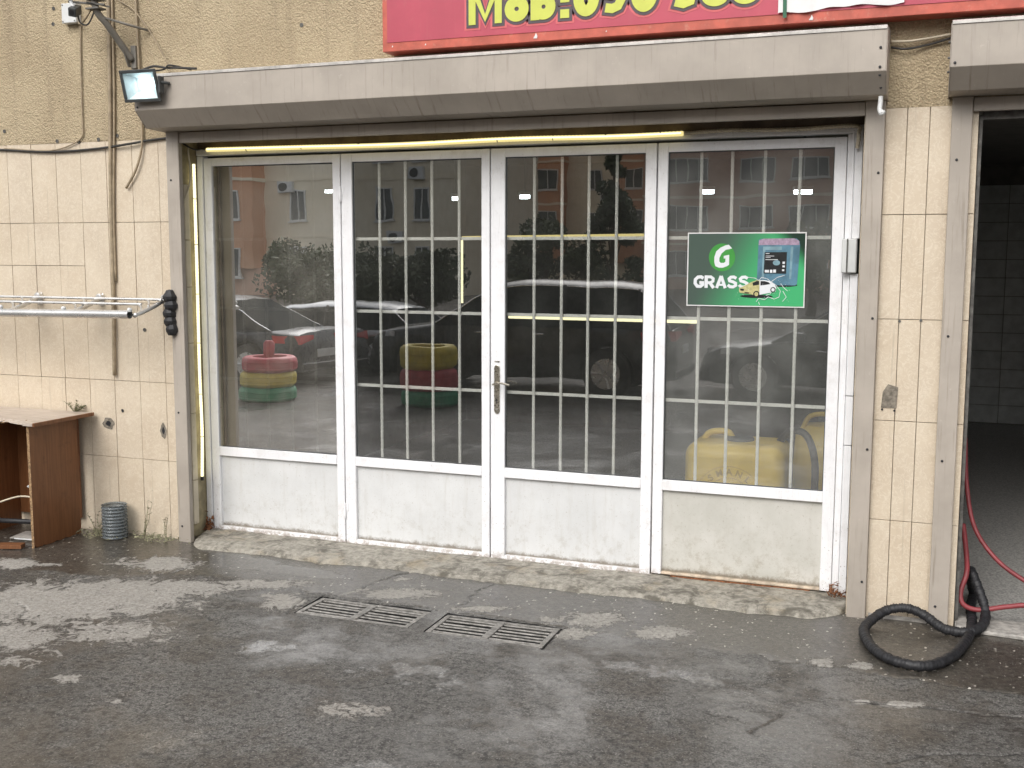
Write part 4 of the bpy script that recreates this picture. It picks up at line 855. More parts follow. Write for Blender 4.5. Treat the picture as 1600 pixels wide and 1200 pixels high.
# ================================================================= DRYING RACK
RK = thing('drying_rack', 'wall mounted metal drying rack with long silver front tube', 'drying rack', (-5.75, 0, 1.75))
def rod(name, a, b, r, n=12, hollow=False, mat=None):
    A, Bv = Vector(a), Vector(b); m = MB().tube([A, Bv], r, n, cap=not hollow)
    if hollow:
        m.tube([A, Bv], r * .82, n, cap=False)
    o = m.build(name, mat or MT['steel'], RK, smooth=True)
    return o
ft = rod('front_tube', (-3.2, -.36, -.10), (.55, -.36, -.066), .030, 16, True)
MB().lathe([(0, 0), (.0235, 0)], (.44, -.36, -.067), 16, 'x').build('tube_end', MT['black'], ft)
rod('rod', (-3.2, -.10, .028), (.62, -.10, .028), .010, 8); rod('rod', (-3.2, -.21, -.008), (.53, -.21, -.002), .010, 8)
for ax in (.58, .0, -.58, -1.16):
    m = MB(); m.tube(crv([(ax, -.03, .02), (ax + .0, -.14, -.02), (ax + .0, -.25, -.05), (ax, -.35, -.075)], 4), .017, 8); m.tube(crv([(ax - .09, -.10, .028), (ax - .05, -.13, .01), (ax + .0, -.20, -.018)], 4), .008, 6); m.tube(crv([(ax - .08, -.21, -.005), (ax - .03, -.24, -.02), (ax, -.28, -.055)], 4), .008, 6)
    m.build('arm', MT['steel'], RK, smooth='all')
    MB().lathe([(.026, 0), (.026, -.035), (.017, -.045), (0, -.046)], (ax, 0, .035), 12, 'y').box(ax - .02, ax + .02, -.006, 0, -.03, .06).build('wall_bracket', MT['steel'], RK, smooth=True)
    MB().lathe([(.016, -.048), (.019, -.032), (.010, -.02), (0, -.02)], (ax - .03, -.36, 0), 10).build('knob', MT['whiteplastic'], RK, smooth=True)

# ================================================================= BROKEN DESK
DK = thing('broken_desk', 'broken brown laminate desk with a torn top against the tiled wall', 'desk', (-6.6, -.33, 0))
DX = lambda x: x + 6.6
sp_ = MB(); n = 20; prof = [(-.59 + .47 * i / n, .0 + .012 * random.random() + (.02 if i in (0,) else 0)) for i in range(n + 1)] + [(-.12, .885), (-.59, .885)]
sp_.add([(DX(-5.945), y + .33, z) for y, z in prof] + [(DX(-5.925), y + .33, z) for y, z in prof], [(i, (i + 1) % len(prof), len(prof) + (i + 1) % len(prof), len(prof) + i) for i in range(len(prof))] + [tuple(range(len(prof)))[::-1], tuple(range(len(prof), 2 * len(prof)))])
spo = sp_.build('side_panel', MT['wood'], DK, bevel=.001)
MB().box(DX(-5.946), DX(-5.924), -.262, -.2605, .0, .885).build('edge_band', MT['chip'], spo)
# the torn top
m = MB(); n = 60; vs = []
for i in range(n + 1):
    x = -7.6 + 1.745 * i / n; fy = -.63 if x > -5.97 else (-.50 - .10 * max(0, (x + 6.35) / .4) + .025 * noise.noise((x * 9, 0, 0)) + .014 * noise.noise((x * 33, 0, 0)) if x > -6.35 else -.60 + .03 * noise.noise((x * 8, 0, 0)) + .012 * noise.noise((x * 30, 1, 0)))
    vs += [(DX(x), fy + .33, .897), (DX(x), .30, .897), (DX(x), .30, .917), (DX(x), fy + .33 + (.03 if x < -5.97 else 0), .915 + .003 * noise.noise((x * 20, 3, 0)))]
fs = []
for i in range(n):
    for k in range(4): fs.append((i * 4 + k, i * 4 + (k + 1) % 4, (i + 1) * 4 + (k + 1) % 4, (i + 1) * 4 + k))
fs += [(0, 1, 2, 3), (n * 4 + 3, n * 4 + 2, n * 4 + 1, n * 4)]
m.add(vs, fs); m.build('top', MT['woodtop'], DK)
MB().box(DX(-5.853), DX(-5.838), -.30, .30, .893, .920).build('edge_band', MT['wood'], DK, bevel=.002)
m = MB(); rs = random.Random(5)
for k in range(150):
    x = rs.uniform(-7.5, -6.0); y = -.57 + rs.uniform(-.06, .07); z = .905 + rs.uniform(-.012, .014); s_ = rs.uniform(.01, .035); a = rs.uniform(0, 3)
    m.add([(DX(x), y + .33, z), (DX(x) + s_ * 1.8 * math.cos(a), y + .33 + s_ * .3 * math.sin(a), z + rs.uniform(-.004, .008)), (DX(x) + s_ * math.cos(a), y + .33 + s_ * .5, z + .004)], [(0, 1, 2)])
m.build('torn_fibres', MT['chip'], DK)['kind'] = 'stuff'
MB().box(DX(-6.60), DX(-6.58), -.20, .29, .0, .893).build('inner_panel', MT['wood'], DK); MB().box(DX(-7.6), DX(-5.99), .285, .30, .10, .893).build('back_panel', MT['wood'], DK); MB().box(DX(-7.62), DX(-7.60), -.26, .3, 0, .893).build('side_panel', MT['wood'], DK)
# rubbish inside the desk
def sheet(name, cx, cy, z, w, h, rz, mat, label, cat='scrap', thick=.006, tilt=0):
    o = MB().box(-w, w, -h, h, 0, thick).build(name, mat, bevel=.001, loc=(cx, cy, z), rot=(tilt, tilt * .5, rz)); return tag(o, label, cat)
sheet('scrap_board', -6.15, -.33, .012, .16, .10, .2, MT['cement'], 'pale board scrap lying on the ground inside the desk')
sheet('scrap_board', -6.22, -.10, .03, .14, .09, -.3, MT['darkmetal'], 'dark board scrap leaning at the back of the desk', tilt=.25)
sheet('wood_offcut', -6.10, -.66, .01, .11, .035, .35, MT['wood'], 'broken brown laminate offcut on the ground before the desk', 'wood scrap', .03)
tag(MB().tube(crv([(-6.55, -.30, .10), (-6.4, -.42, .13), (-6.2, -.42, .14), (-6.02, -.30, .12), (-6.05, -.12, .10)], 6), .018, 8).build('tyre_scrap', MT['rubber'], smooth='all'), 'piece of black tyre lying inside the broken desk', 'tyre scrap')
tag(MB().tube(crv([(-6.5, -.35, .24), (-6.3, -.33, .30), (-6.15, -.30, .29), (-6.0, -.28, .27)], 6), .007, 6).build('bent_wire', MT['conduit'], smooth='all'), 'bent pale wire arching inside the broken desk', 'wire')
tag(MB().tube([(-6.22, -.32, .38), (-6.13, -.30, .34), (-6.02, -.28, .31)], .004, 6).lathe([(0, -.012), (.012, 0), (0, .012)], (-6.22, -.32, .38), 8).lathe([(0, -.012), (.012, 0), (0, .012)], (-6.09, -.30, .325), 8).build('pin_rod', MT['whiteplastic'], smooth='all'), 'thin rod with small white knobs inside the desk', 'rod')
tag(MB().box(-.10, .10, -.004, .004, 0, .008).build('white_strip', MT['whiteplastic'], loc=(-6.12, -.47, .02), rot=(0, 0, .1)), 'white plastic strip on the rubbish inside the desk', 'strip')

# ================================================================= CUT BOTTLE
bt_ = MB(); prof = []
for i in range(61):
    z = .245 * i / 60; prof.append((.090 + 0.0038 * math.sin(i / 60 * 2 * math.pi * 10), z + .004))
prof = [(.0, .012), (.06, .012), (.078, .0)] + prof + [(.0925, .252), (.089, .252)] + [(r_ - .0035, z) for r_, z in prof[::-1][:-1]]
bt_.lathe(prof, (0, 0, 0), 32)
tag(bt_.build('cut_bottle', MT['pet'], smooth='all', loc=(-5.60, -.13, .004)), 'ribbed blue-grey plastic bottle bottom, cut open, standing by the wall', 'bottle')

# ================================================================= WEEDS
def weed(name, x, y, h, n, spread, label, seed, leafy=False):
    rs = random.Random(seed); m = MB()
    for k in range(n):
        a = rs.uniform(0, 6.28); L = h * rs.uniform(.5, 1); px = [Vector((0, 0, 0))]; d = Vector((math.cos(a) * spread, math.sin(a) * spread * .5, 1)).normalized(); nseg = 6
        for i in range(nseg): d = (d + Vector((rs.uniform(-.25, .25), rs.uniform(-.2, .2), -.06))).normalized(); px.append(px[-1] + d * L / nseg)
        m.tube(px, .0028, 4, rf=lambda t_, i: 1 - .7 * t_)
        for i in range(1, nseg + 1):
            for q in range(3 if leafy else 2):
                p = px[i]; b = rs.uniform(0, 6.28); l = rs.uniform(.012, .03); dv = Vector((math.cos(b), math.sin(b) * .7, rs.uniform(.1, .8))).normalized(); sd2 = dv.cross(Vector((0, .3, 1))).normalized() * l * .22
                m.add([p, p + dv * l * .5 + sd2, p + dv * l, p + dv * l * .5 - sd2], [(0, 1, 2, 3)])
    return tag(m.build(name, MT['weed'], loc=(x, y, 0)), label, 'weed', 'weeds at the foot of the wall')
weed('weed', -5.40, -.06, .33, 4, .25, 'tall dry weed against the tiles right of the cut bottle', 1)
weed('weed', -5.20, -.06, .24, 3, .3, 'dry weed closest to the left guide rail', 2)
weed('weed', -5.80, -.10, .22, 6, .6, 'weed between the desk and the cut bottle', 3, True)
w4 = weed('weed', -5.98, -.06, .12, 10, .8, 'small grey weed growing behind the desk top', 4, True); w4.location = (-6.02, -.03, .90)
def litter(name, cx, cy, rx, ry, n, label, seed):
    rs = random.Random(seed); m = MB()
    for k in range(n):
        x, y = cx + rs.gauss(0, rx), min(-.015, cy + rs.gauss(0, ry)); a = rs.uniform(0, 3.14); l = rs.uniform(.02, .075); w = rs.uniform(.002, .006); z = .006 + rs.uniform(0, .03)
        dx, dy = math.cos(a) * l, math.sin(a) * l * .6; m.add([(x, y, z), (x + dx * .5 - w, y + dy * .5, z + rs.uniform(0, .018)), (x + dx, y + dy, z + rs.uniform(-.006, .02)), (x + dx * .5 + w, y + dy * .5 + w, z + rs.uniform(0, .012))], [(0, 1, 2, 3)])
    o = m.build(name, MT['weed']); o['kind'] = 'stuff'; o['label'] = label; o['category'] = 'dry litter'
litter('dry_grass', -5.74, -.15, .09, .05, 110, 'dry grass lying between desk and cut bottle', 6); litter('dry_grass', -5.27, -.10, .13, .04, 130, 'dry grass lying at the foot of the tiles right of the bottle', 7)

# ================================================================= HOSES
def smoothring(path, r, rib, mat, name, label, cat, n=12):
    P = crv(path, 24); m = MB().tube(P, r, n, rf=lambda t_, i: 1 + rib * math.sin(i * 2.1) + rib * .8 * math.sin(i * .7 + 1)); return tag(m.build(name, mat, smooth='all'), label, cat)
smoothring([(.36, .75, .03), (.33, .55, .045), (.30, .42, .16), (.290, .24, .27), (.33, .13, .20), (.37, .05, .09), (.345, -.10, .05), (.27, -.20, .04), (.15, -.17, .035), (.04, -.08, .075), (-.06, -.075, .10), (-.17, -.10, .075), (-.26, -.26, .032), (-.255, -.45, .032), (-.19, -.66, .032), (-.08, -.79, .032), (.06, -.80, .032), (.18, -.62, .032), (.25, -.38, .032), (.285, -.18, .034), (.30, .02, .04), (.30, .25, .05), (.33, .6, .035)], .0265, .08, MT['rubber'], 'black_hose', 'thick black taped hose looped on the ground by the pillar', 'hose')
smoothring([(.235, .6, 1.0), (.25, .40, .75), (.30, .30, .52), (.42, .22, .36), (.58, .15, .26), (.85, .1, .12), (1.2, .2, .05), (1.5, .8, .04)], .013, .0, MT['redhose'], 'red_hose', 'dark red hose hanging down inside the open bay', 'hose')
smoothring([(.24, .34, .52), (.262, .20, .36), (.262, .12, .28), (.235, .08, .18), (.255, .06, .115), (.34, .06, .095), (.48, .06, .13), (.62, .06, .15), (.9, .1, .10), (1.4, .3, .04)], .0145, .0, MT['redhose'], 'red_hose', 'bright red hose curving over the black hose at the open bay', 'hose')

# ================================================================= INSIDE THE FIRST BAY
def led_line(name, a, b, r, label, mat=MT['ledhot']): return tag(MB().tube([a, b], r, 8).build(name, mat), label, 'led strip', 'warm LED strips inside the garage')
led_line('led_strip', (-4.133, 3, 2.263), (-2.39, 3, 2.28), .012, 'upper level LED strip inside the garage, seen through the glass', MT['ledwarm'])
led_line('led_strip', (-4.134, 3, 2.24), (-4.135, 3, 1.65), .011, 'upright LED strip inside the garage left of the level ones')
led_line('led_strip', (-3.663, 3, 1.53), (-1.896, 3, 1.524), .015, 'lower level LED strip inside the garage')
for k, (p, w, lab) in enumerate([((-5.648, 3, 2.76), .10, 'lit ceiling lamp deepest left in the garage'), ((-1.838, 3, 2.66), .09, 'lit ceiling lamp seen above the left half of the green poster'), ((-1.034, 3, 2.645), .11, 'lit ceiling lamp seen above the right half of the green poster'), ((-4.197, 3, 2.638), .05, 'small lit ceiling lamp seen through the second leaf'), ((-3.509, 3, 2.644), .06, 'small lit ceiling lamp seen left in the third leaf')]):
    if p[0] < -5.4: p = (-5.25, 2.55, 2.70)
    t = thing('ceiling_lamp', lab, 'lamp', p, .15 * k, 'lit lamps inside the garage')
    w *= .62; MB().box(-w, w, -.04, .04, -.03, .0).build('lit_panel', MT['ledceil'], t); MB().box(-w - .01, w + .01, -.05, .05, .0, .03).build('case', MT['whiteplastic'], t); MB().tube([(0, 0, .03), (0, 0, 3.19 - p[2])], .008, 6).build('hanger', MT['charcoal'], t)
# yellow tank with stamp, hose
def rbox(w, d, h, r=.08):
    m = MB(); m.box(-w, w, -d, d, 0, h); return m
TN = thing('yellow_tank', 'large yellow plastic tank behind the rightmost glass', 'tank', (-1.17, .86, 0))
o = rbox(.33, .26, .86).build('body', MT['pvcyellow'], TN, smooth=True, bevel=.09, seg=6)
MB().lathe([(.10, .85), (.10, .872), (.085, .885), (0, .885)], (0.0, 0, 0), 20).build('lid', MT['charcoal'], TN, smooth=True)
MB().tube(crv([(-.25, 0, .83), (-.20, 0, .90), (-.08, 0, .91), (-.04, 0, .85)], 6), .022, 8).build('carry_handle', MT['pvcyellow'], TN, smooth='all')
MB().tube(crv([(.22, .10, .80), (.33, .04, .93), (.44, -.02, .92), (.50, -.06, .78), (.51, -.08, .58), (.50, -.1, .3), (.42, 0, .1)], 8), .024, 10).build('suction_hose', MT['rubber'], TN, smooth='all')
MB().box(.35, .58, -.2, .2, 0, .50).build('pump_case', MT['charcoal'], TN, bevel=.04, seg=3)
for k, ch in enumerate('OSMANLI'):
    a = math.radians(152 - k * 20.5); text(ch, .058, MT['stamp'], TN, (.0 - .02 + .165 * math.cos(a), -.262, .50 + .165 * math.sin(a)), offset=.002, extrude=.0005, name='stamp_letter', rot=(math.pi / 2, -(a - math.pi / 2), 0), align='CENTER')
m = MB()
for rr in (.145, .222):
    q = [(-.02 + rr * math.cos(R(18 + 144 * k / 30)), -.262, .50 + rr * math.sin(R(18 + 144 * k / 30))) for k in range(31)]; m.tube(q, .002, 4)
for k in range(9):
    a = R(20 + 17.5 * k); m.tube(crv([(-.02, -.262, .44), (-.02 + .05 * math.cos(a), -.262, .48 + .04 * math.sin(a)), (-.02 + .10 * math.cos(a + .3), -.262, .50 + .09 * math.sin(a + .2))], 4), .0018, 4)
m.build('stamp_emblem', MT['stamp'], TN)
YD = thing('yellow_drum', 'smaller yellow drum behind the big yellow tank', 'drum', (-.66, 1.5, 0))
MB().lathe([(.20, 0), (.22, .04), (.22, .60), (.225, .62), (.22, .64), (.21, .82), (.14, .90), (.06, .91), (0, .91)], n=28).build('body', MT['pvcyellow'], YD, smooth=True)
MB().tube(crv([(-.16, -.05, .86), (-.10, -.08, .97), (.04, -.08, .98), (.12, -.05, .88)], 6), .018, 8).build('handle', MT['pvcyellow'], YD, smooth='all')
tag(MB().lathe([(.10, 0), (.13, .24), (.135, .245), (.12, .245), (.09, .01), (0, .01)], n=20).build('bucket', MT['lime'], smooth=True, loc=(-.56, 1.9, .96)), 'lime yellow bucket on a stand behind the yellow drum', 'bucket')
tag(MB().box(-.25, .25, -.2, .2, 0, .93).build('crate_stand', MT['charcoal'], loc=(-.50, 2.0, 0), bevel=.01), 'dark stand under the lime bucket', 'stand')

# ================================================================= YARD: TYRES, CARS, TREES, HOUSES (seen mirrored in the glass)
def tyre(x, y, z, r, w, mat, label):
    pr = [(r * .60, 0), (r * .88, 0), (r * .97, w * .12), (r, w * .22), (r * .985, w * .34), (r, w * .36), (r, w * .62), (r * .985, w * .64), (r, w * .68), (r * .97, w * .88), (r * .88, w), (r * .60, w), (r * .58, w * .85), (r * .70, w * .5), (r * .58, w * .15)]
    o = MB().lathe(pr, n=32, closed=True).build('painted_tyre', mat, smooth=True, loc=(x, y, z)); return tag(o, label, 'tyre', 'painted tyres stacked in the yard')
tyre(-8.72, -6.6, .0, .42, .205, MT['tyregreen'], 'green painted tyre at the bottom of the stack with the red post'); tyre(-8.71, -6.6, .208, .41, .215, MT['tyreyellow'], 'yellow painted tyre in the middle of the stack with the red post'); tyre(-8.69, -6.61, .426, .40, .215, MT['tyrered'], 'red painted tyre on top of the stack with the red post')
tag(MB().lathe([(.07, 0), (.07, .62), (.08, .64), (.08, .82), (.05, .86), (0, .86)], n=16).build('red_post', MT['tyrered'], smooth=True, loc=(-8.69, -6.6, 0)), 'short red post standing inside the tyre stack', 'post')
tyre(-6.55, -6.85, 0, .40, .22, MT['tyregreen'], 'green painted tyre at the bottom of the stack without a post'); tyre(-6.55, -6.85, .223, .41, .30, MT['tyrered'], 'red painted tyre in the middle of the stack without a post'); tyre(-6.56, -6.85, .526, .41, .31, MT['tyreyellow'], 'yellow painted tyre on top of the stack without a post')

def lerp_(xs, vs, x): return float(np.interp(x, xs, vs))
def car(name, label, x, y, rz, L, Wd, Ht, paint, kind, loc_z=0):
    """nose towards +x"""
    t = thing(name, label, 'car', (x, y, loc_z), rz, 'cars parked in the yard'); h = L / 2; wx = (h * .62, -h * .60); wr = .335 if kind != 'suv' else .37
    clear = .22 if kind != 'suv' else .27; belt = Ht * .62; hood = belt - .05; nose = belt - .20
    X = np.linspace(-h, h, 90)
    def side(u):
        zt = lerp_([-h, -h + .04, -h + .25, -h * .52, h * .42, h * .60, h - .35, h - .06, h], [belt - .25, belt - .04, belt + (.0 if kind == 'sedan' else -.02), belt, belt - .01, hood, hood - .09, nose - .06, nose - .28], u)
        hw = Wd / 2 * lerp_([-h, -h + .15, -h + .6, 0, h - .7, h - .2, h], [.78, .90, .97, 1, .97, .86, .66], u)
        zb = clear
        for w_ in wx:
            d = abs(u - w_)
            if d < wr + .05: zb = max(zb, math.sqrt((wr + .05) ** 2 - d * d) + wr - .02)
        return zt, hw, min(zb, zt - .12)
    vs = []; K = 13
    for u in X:
        zt, hw, zb = side(u); q = [(hw * .80, zb), (hw * .97, zb + .01), (hw, zb + (zt - zb) * .35), (hw * .985, zb + (zt - zb) * .7), (hw * .94, zt - .03), (hw * .86, zt), (0, zt + .03)]
        ring = [(-a, b) for a, b in q[:-1]] + [q[-1]] + [(a, b) for a, b in q[:-1][::-1]]
        vs += [(u, a, b) for a, b in ring]
    n = 90; fs = [(i * K + k, i * K + k + 1, (i + 1) * K + k + 1, (i + 1) * K + k) for i in range(n - 1) for k in range(K - 1)] + [(i * K + K - 1, i * K, (i + 1) * K, (i + 1) * K + K - 1) for i in range(n - 1)] + [tuple(range(K)), tuple(range((n - 1) * K, n * K))[::-1]]
    body = MB().add(vs, fs).build('body', paint, t, smooth=True)
    rear = {'sedan': (-h * .78, -h * .42), 'hatch': (-h * .97, -h * .72), 'suv': (-h * .97, -h * .80)}[kind]; fro = (h * .52, h * .16)
    gx = np.linspace(rear[0], fro[0], 40); vs = []
    def gh(u): return lerp_([rear[0], rear[1], rear[1] + .5, fro[1] - .5, fro[1], fro[0]], [belt, Ht - .07, Ht - .015, Ht, Ht - .06, belt - .02], u)
    for u in gx:
        zt = gh(u); f = (zt - belt) / (Ht - belt); hw = Wd / 2; w0, w1 = hw * .86, hw * (.86 - .20 * max(0, f))
        ring = [(-w0, belt - .03), (-w1, zt - .05 * f), (-w1 * .85, zt), (0, zt + .02), (w1 * .85, zt), (w1, zt - .05 * f), (w0, belt - .03)]
        vs += [(u, a, b) for a, b in ring]
    n = 40; fs = [(i * 7 + k, i * 7 + k + 1, (i + 1) * 7 + k + 1, (i + 1) * 7 + k) for i in range(n - 1) for k in range(6)] + [tuple(range(7)), tuple(range((n - 1) * 7, n * 7))[::-1]]
    MB().add(vs, fs).build('windows', MT['carglass'], t, smooth=True)
    rv = []; rx = [u for u in gx if rear[1] - .05 <= u <= fro[1] + .05]
    for u in rx:
        zt = gh(u); f = (zt - belt) / (Ht - belt); w1 = Wd / 2 * (.86 - .20 * f); rv += [(u, -w1 * 1.005, zt - .05 * f + .004), (u, -w1 * .85, zt + .008), (u, 0, zt + .03), (u, w1 * .85, zt + .008), (u, w1 * 1.005, zt - .05 * f + .004)]
    MB().add(rv, [(i * 5 + k, i * 5 + k + 1, (i + 1) * 5 + k + 1, (i + 1) * 5 + k) for i in range(len(rx) - 1) for k in range(4)]).build('roof', paint, t, smooth='all')
    for s_ in (-1, 1):
        pts = []
        for u in gx: zt = gh(u); f = (zt - belt) / (Ht - belt); pts.append((u, s_ * (Wd / 2 * (.86 - .20 * f) + .004), zt - .05 * f - .01))
        MB().tube(pts, .012, 5).build('window_trim', MT['chrome'], t, smooth='all')
        for px_ in ((rear[1] + fro[1]) / 2 - .0, rear[1] * .98):
            zt = gh(px_); MB().tube([(px_, s_ * Wd / 2 * .862, belt - .02), (px_ + .02, s_ * Wd / 2 * .668, zt - .04)], .028, 5).build('pillar', MT['black'], t)
        m = MB(); m.box(fro[1] + .32, fro[1] + .48, s_ * Wd / 2 * .92, s_ * (Wd / 2 + .16), belt + .0, belt + .13); m.build('mirror', paint, t, bevel=.03, seg=3)
        for hx_ in (-.55, .35): MB().box(hx_, hx_ + .18, s_ * (Wd / 2 - .012), s_ * (Wd / 2 + .018), belt - .14, belt - .115).build('door_handle', MT['chrome'], t, bevel=.008)
        m = MB(); m.add([(h - .10, s_ * Wd / 2 * .66, hood - .24), (h - .50, s_ * Wd / 2 * .975, hood - .17), (h - .50, s_ * Wd / 2 * .955, hood - .09), (h - .12, s_ * Wd / 2 * .62, hood - .13)], [(0, 1, 2, 3)]); o = m.build('headlight', MT['headlight'], t); o.modifiers.new('s', 'SOLIDIFY').thickness = .08
        m = MB(); m.add([(-h - .005, s_ * Wd / 2 * .40, belt - .13), (-h + .0, s_ * Wd / 2 * .78, belt - .20), (-h + .42, s_ * Wd / 2 * .985, belt - .17), (-h + .45, s_ * Wd / 2 * .96, belt - .06), (-h + .02, s_ * Wd / 2 * .78, belt - .05), (-h - .005, s_ * Wd / 2 * .40, belt - .07)], [(0, 1, 2, 3, 4, 5)]); o = m.build('taillight', MT['taillight'], t); o.modifiers.new('s', 'SOLIDIFY').thickness = .06
        for w_ in wx:
            wh = MB().lathe([(wr * .62, -.10), (wr * .92, -.10), (wr, -.07), (wr, .07), (wr * .92, .10), (wr * .62, .10)], n=28, axis='y', closed=True).build('wheel', MT['tyre'], t, smooth=True, loc=(w_, s_ * (Wd / 2 - .12), wr))
            m = MB().lathe([(wr * .66, s_ * .09), (wr * .62, s_ * .05), (.06, s_ * .06), (.05, s_ * .085), (0, s_ * .085)], n=24, axis='y')
            for k in range(7):
                a = 2 * math.pi * k / 7; m.tube([(.03 * math.cos(a), s_ * .08, .03 * math.sin(a)), (wr * .62 * math.cos(a), s_ * .088, wr * .62 * math.sin(a))], .022, 5)
            m.build('rim', MT['steel'], wh, smooth=True)
    MB().box(-h - .012, -h + .01, -.26, .26, belt - .42, belt - .30).build('number_plate', MT['whiteplastic'], t); MB().box(-h - .02, -h + .14, -Wd * .38, Wd * .38, clear + .02, clear + .16).build('rear_bumper', MT['black'], t, bevel=.03)
    MB().box(h - .09, h + .008, -Wd * .24, Wd * .24, clear + .15, nose - .14).build('grille', MT['black'], t, bevel=.02)
    MB().box(-h * .9, h * .9, -Wd * .36, Wd * .36, clear - .03, clear + .18).build('underside', MT['black'], t)
    return t
car('parked_car', 'dark grey sedan whose red tail lamp shows in the leftmost glass', -11.35, -9.0, math.pi + R(3), 4.7, 1.82, 1.40, MT['cargrey'], 'sedan')
car('parked_car', 'white hatchback behind the dark sedan, mirrored in the glass', -10.4, -11.2, R(183), 4.1, 1.7, 1.22, MT['carwhite'], 'hatch')
car('parked_car', 'long black SUV mirrored across the middle door leaves', -5.95, -9.35, math.pi - R(1), 5.0, 1.95, 1.70, MT['carblack'], 'suv')
car('parked_car', 'grey sedan mirrored in the dusty rightmost glass', -.9, -9.9, math.pi + R(4), 4.6, 1.82, 1.42, MT['cargrey'], 'sedan')

def tree(label, x, y, h, r, kind, mat, seed, trunk_h):
    t = thing('tree', label, 'tree', (x, y, 0), 0, 'trees between yard and houses'); rs = np.random.RandomState(seed); m = MB()
    m.tube(crv([(0, 0, 0), (.1, .05, trunk_h * .5), (0, 0, trunk_h), (.1, 0, h * .8)], 5), .16, 8, rf=lambda t_, i: 1.1 - .85 * t_)
    cl = []
    for k in range(26 if kind == 'round' else 30):
        if kind == 'round':
            v = rs.normal(size=3); v /= np.linalg.norm(v); v *= rs.rand() ** .4; c = np.array([v[0] * r, v[1] * r, trunk_h + (h - trunk_h) * (.5 + .48 * v[2])]); s_ = r * rs.uniform(.22, .42)
        else:
            q = rs.rand(); a = rs.rand() * 6.28; rr = r * (1 - q) * rs.rand() ** .5; c = np.array([rr * math.cos(a), rr * math.sin(a), trunk_h + (h - trunk_h) * q]); s_ = r * rs.uniform(.2, .36) * (1.15 - q * .6)
        cl.append((c, s_))
        if k % 3 == 0: m.tube([(0, 0, min(trunk_h, c[2] * .8)), tuple(c * .7 + np.array([0, 0, trunk_h * .25])), tuple(c)], .045, 5, rf=lambda t_, i: 1 - .7 * t_)
    m.build('trunk', MT['bark'], t, smooth=True)
    N = 230; P = []
    for c, s_ in cl:
        d = rs.normal(size=(N, 3)); d /= np.linalg.norm(d, axis=1)[:, None]; P.append(c + d * s_ * rs.rand(N, 1) ** .35 * [1, 1, .8])
    P = np.concatenate(P); n = len(P); A = rs.normal(size=(n, 3)); A /= np.linalg.norm(A, axis=1)[:, None]; Bv = np.cross(A, rs.normal(size=(n, 3))); Bv /= np.linalg.norm(Bv, axis=1)[:, None]
    s2 = rs.uniform(.06, .13, (n, 1)); V = np.stack([P - A * s2, P + Bv * s2 * .45, P + A * s2, P - Bv * s2 * .45], 1).reshape(-1, 3)
    me = bpy.data.meshes.new('crown'); me.from_pydata(V.tolist(), [], (np.arange(n * 4).reshape(-1, 4)).tolist()); me.materials.append(mat); o = bpy.data.objects.new('crown', me); COL.objects.link(o); o.parent = t
    return t
tree('bushy tree mirrored above the white car', -20.6, -29.5, 2.6, 1.9, 'round', MT['leafa'], 1, .5)
tree('low spreading tree mirrored right of the first bushy one', -18.6, -27.5, 2.0, 2.1, 'round', MT['leafb'], 2, .4)
tree('small tree mirrored behind the black SUV bonnet', -16.9, -28.5, 2.3, 1.5, 'round', MT['leafa'], 3, .4)
tree('tall dark conifer mirrored in the handle leaf', -10.3, -30, 5.6, 1.5, 'cone', MT['leafa'], 4, 1.0)
tree('olive tree mirrored below the dark conifer', -11.8, -27, 3.0, 1.5, 'round', MT['leafb'], 5, .8)
tree('thin tree mirrored in the dusty rightmost glass', -4.0, -33, 3.2, 1.5, 'round', MT['leafb'], 6, .9)

def win_factory():
    c = {}
    def win(parent, x, y, z, w, h, dy=1, side=False):
        k = (w, h)
        if k not in c:
            m = MB(); f = .07; m.box(-w / 2, w / 2, 0, .09, -h / 2, -h / 2 + f).box(-w / 2, w / 2, 0, .09, h / 2 - f, h / 2).box(-w / 2, -w / 2 + f, 0, .09, -h / 2 + f, h / 2 - f).box(w / 2 - f, w / 2, 0, .09, -h / 2 + f, h / 2 - f)
            nm = max(1, int(round(w / .7)) - 1)
            for q in range(nm): xx = -w / 2 + w * (q + 1) / (nm + 1); m.box(xx - .03, xx + .03, 0, .08, -h / 2 + f, h / 2 - f)
            m.box(-w / 2 - .08, w / 2 + .08, 0, .16, -h / 2 - .07, -h / 2)
            a = m.build('window', MT['winframe'], parent); b = MB().box(-w / 2 + f, w / 2 - f, 0, .03, -h / 2 + f, h / 2 - f).build('pane', MT['winpane'], a); c[k] = (a, b); o = a
        else:
            a, b = c[k]; o = a.copy(); COL.objects.link(o); o.parent = parent; p = b.copy(); COL.objects.link(p); p.parent = o
        o.location = (x, y, z); return o
    return win
win = win_factory()
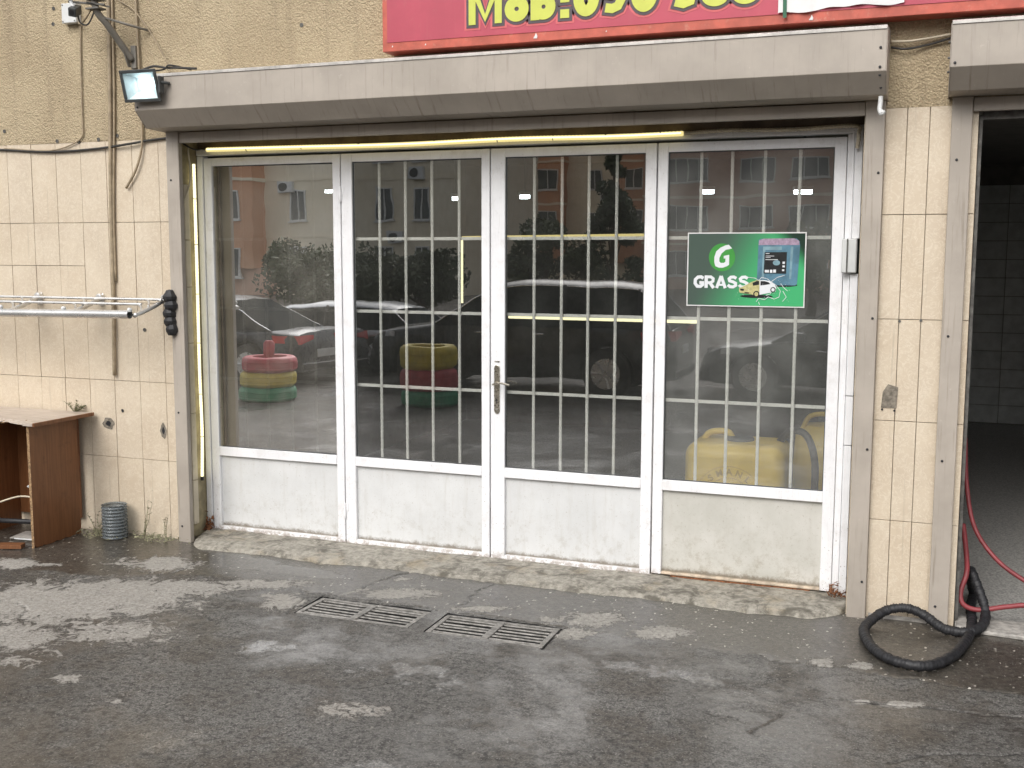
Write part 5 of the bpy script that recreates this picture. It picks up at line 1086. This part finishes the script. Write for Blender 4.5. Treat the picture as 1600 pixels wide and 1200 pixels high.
def house(label, x0, x1, y, depth, floors, fh, wallm, baym, bays, wins, z0=.2, base=0):
    t = thing('apartment_house', label, 'building', ((x0 + x1) / 2, y, 0)); cx = (x0 + x1) / 2; H = floors * fh + .8
    MB().box(x0 - cx, x1 - cx, -depth, 0, 0, H).build('wall', wallm, t); MB().box(x0 - cx - .3, x1 - cx + .3, -depth - .3, .3, H, H + .3).build('roof', MT['roofm'], t)
    for k in range(floors): MB().box(x0 - cx, x1 - cx, 0, .04, fh * k - .08 + fh, fh * k + .08 + fh).build('floor_band', MT['beige'], t)
    for bx0, bx1, out, bz in bays:
        o = MB().box(bx0 - cx, bx1 - cx, .0, out, bz, H).build('bay', baym, t)
        for k in range(floors):
            if fh * k + 1 < bz: continue
            zc = fh * k + fh * .56; w_ = min(bx1 - bx0 - .8, 2.6); win(t, (bx0 + bx1) / 2 - cx, out, zc, w_, 1.5)
            MB().box(bx0 - cx - .06, bx1 - cx + .06, 0, out + .06, fh * k - .1 + fh, fh * k + .06 + fh).build('bay_ledge', MT['beige'], t)
    for wx_, w_, h_, out in wins:
        for k in range(floors): win(t, wx_ - cx, out, fh * k + fh * .56, w_, h_)
    return t
HA = house('beige block of flats with orange bays mirrored in the left leaves', -46, -22.4, -44.4, 12, 5, 3.0, MT['beige'], MT['orange'], [(-40.5, -31.7, 1.2, 1.35)], [(-33.0, .9, 1.5, 1.2), (-29.7, .9, 1.6, 0), (-26.6, .95, 1.7, 0), (-24.4, .95, 1.7, 0)])
HB = house('orange block of flats with stacked bay windows, mirrored in the middle leaves', -44, -19, -71.4, 12, 7, 2.95, MT['beige'], MT['orange'], [(-33.2, -30.0, .9, 1.5), (-28.6, -25.4, .9, 1.5), (-21.4, -17.6, .9, 1.5)], [(-23.2, 1.0, 1.3, 0), (-36.5, 1.0, 1.4, 0), (-40, 1.0, 1.4, 0)])
for q_ in (MB().box(-38.6 + 34.2, -31.0 + 34.2, 0, .9, .0, 1.34),): q_.build('ground_floor_wall', MT['rust'], HA)
HC = house('brown-orange block of flats mirrored in the dusty right leaf', -17.2, 14, -61.4, 12, 6, 2.85, MT['rust'], MT['rust'], [(-16.9, -11.6, .5, 0)], [(-10.1, 2.0, 1.4, 0), (-7.0, 2.3, 1.4, 0), (-3.2, 2.3, 1.4, 0), (1, 2.0, 1.4, 0), (5, 2.0, 1.4, 0), (9.5, 2.0, 1.4, 0)])
for k, (x, y, z, lab) in enumerate([(-29.6, -44.4, 2.2, 'air conditioner below a lower window of the beige block'), (-30.3, -44.4, 5.6, 'air conditioner below an upper window of the beige block'), (-25.9, -44.4, 3.0, 'air conditioner between two windows of the beige block'), (-22.3, -71.4, 6.3, 'air conditioner below the window of the orange block'), (-24.6, -44.4, 6.2, 'air conditioner at the right end of the beige block')]):
    t = thing('air_conditioner', lab, 'air conditioner', (x, y, z), 0, 'air conditioners on the houses'); MB().box(-.42, .42, 0, .32, -.3, .3).build('case', MT['whiteplastic'], t, bevel=.02); MB().lathe([(.22, 0), (.22, .012), (.05, .012)], (-.12, .32, 0), 20, 'y').build('fan_grille', MT['charcoal'], t)
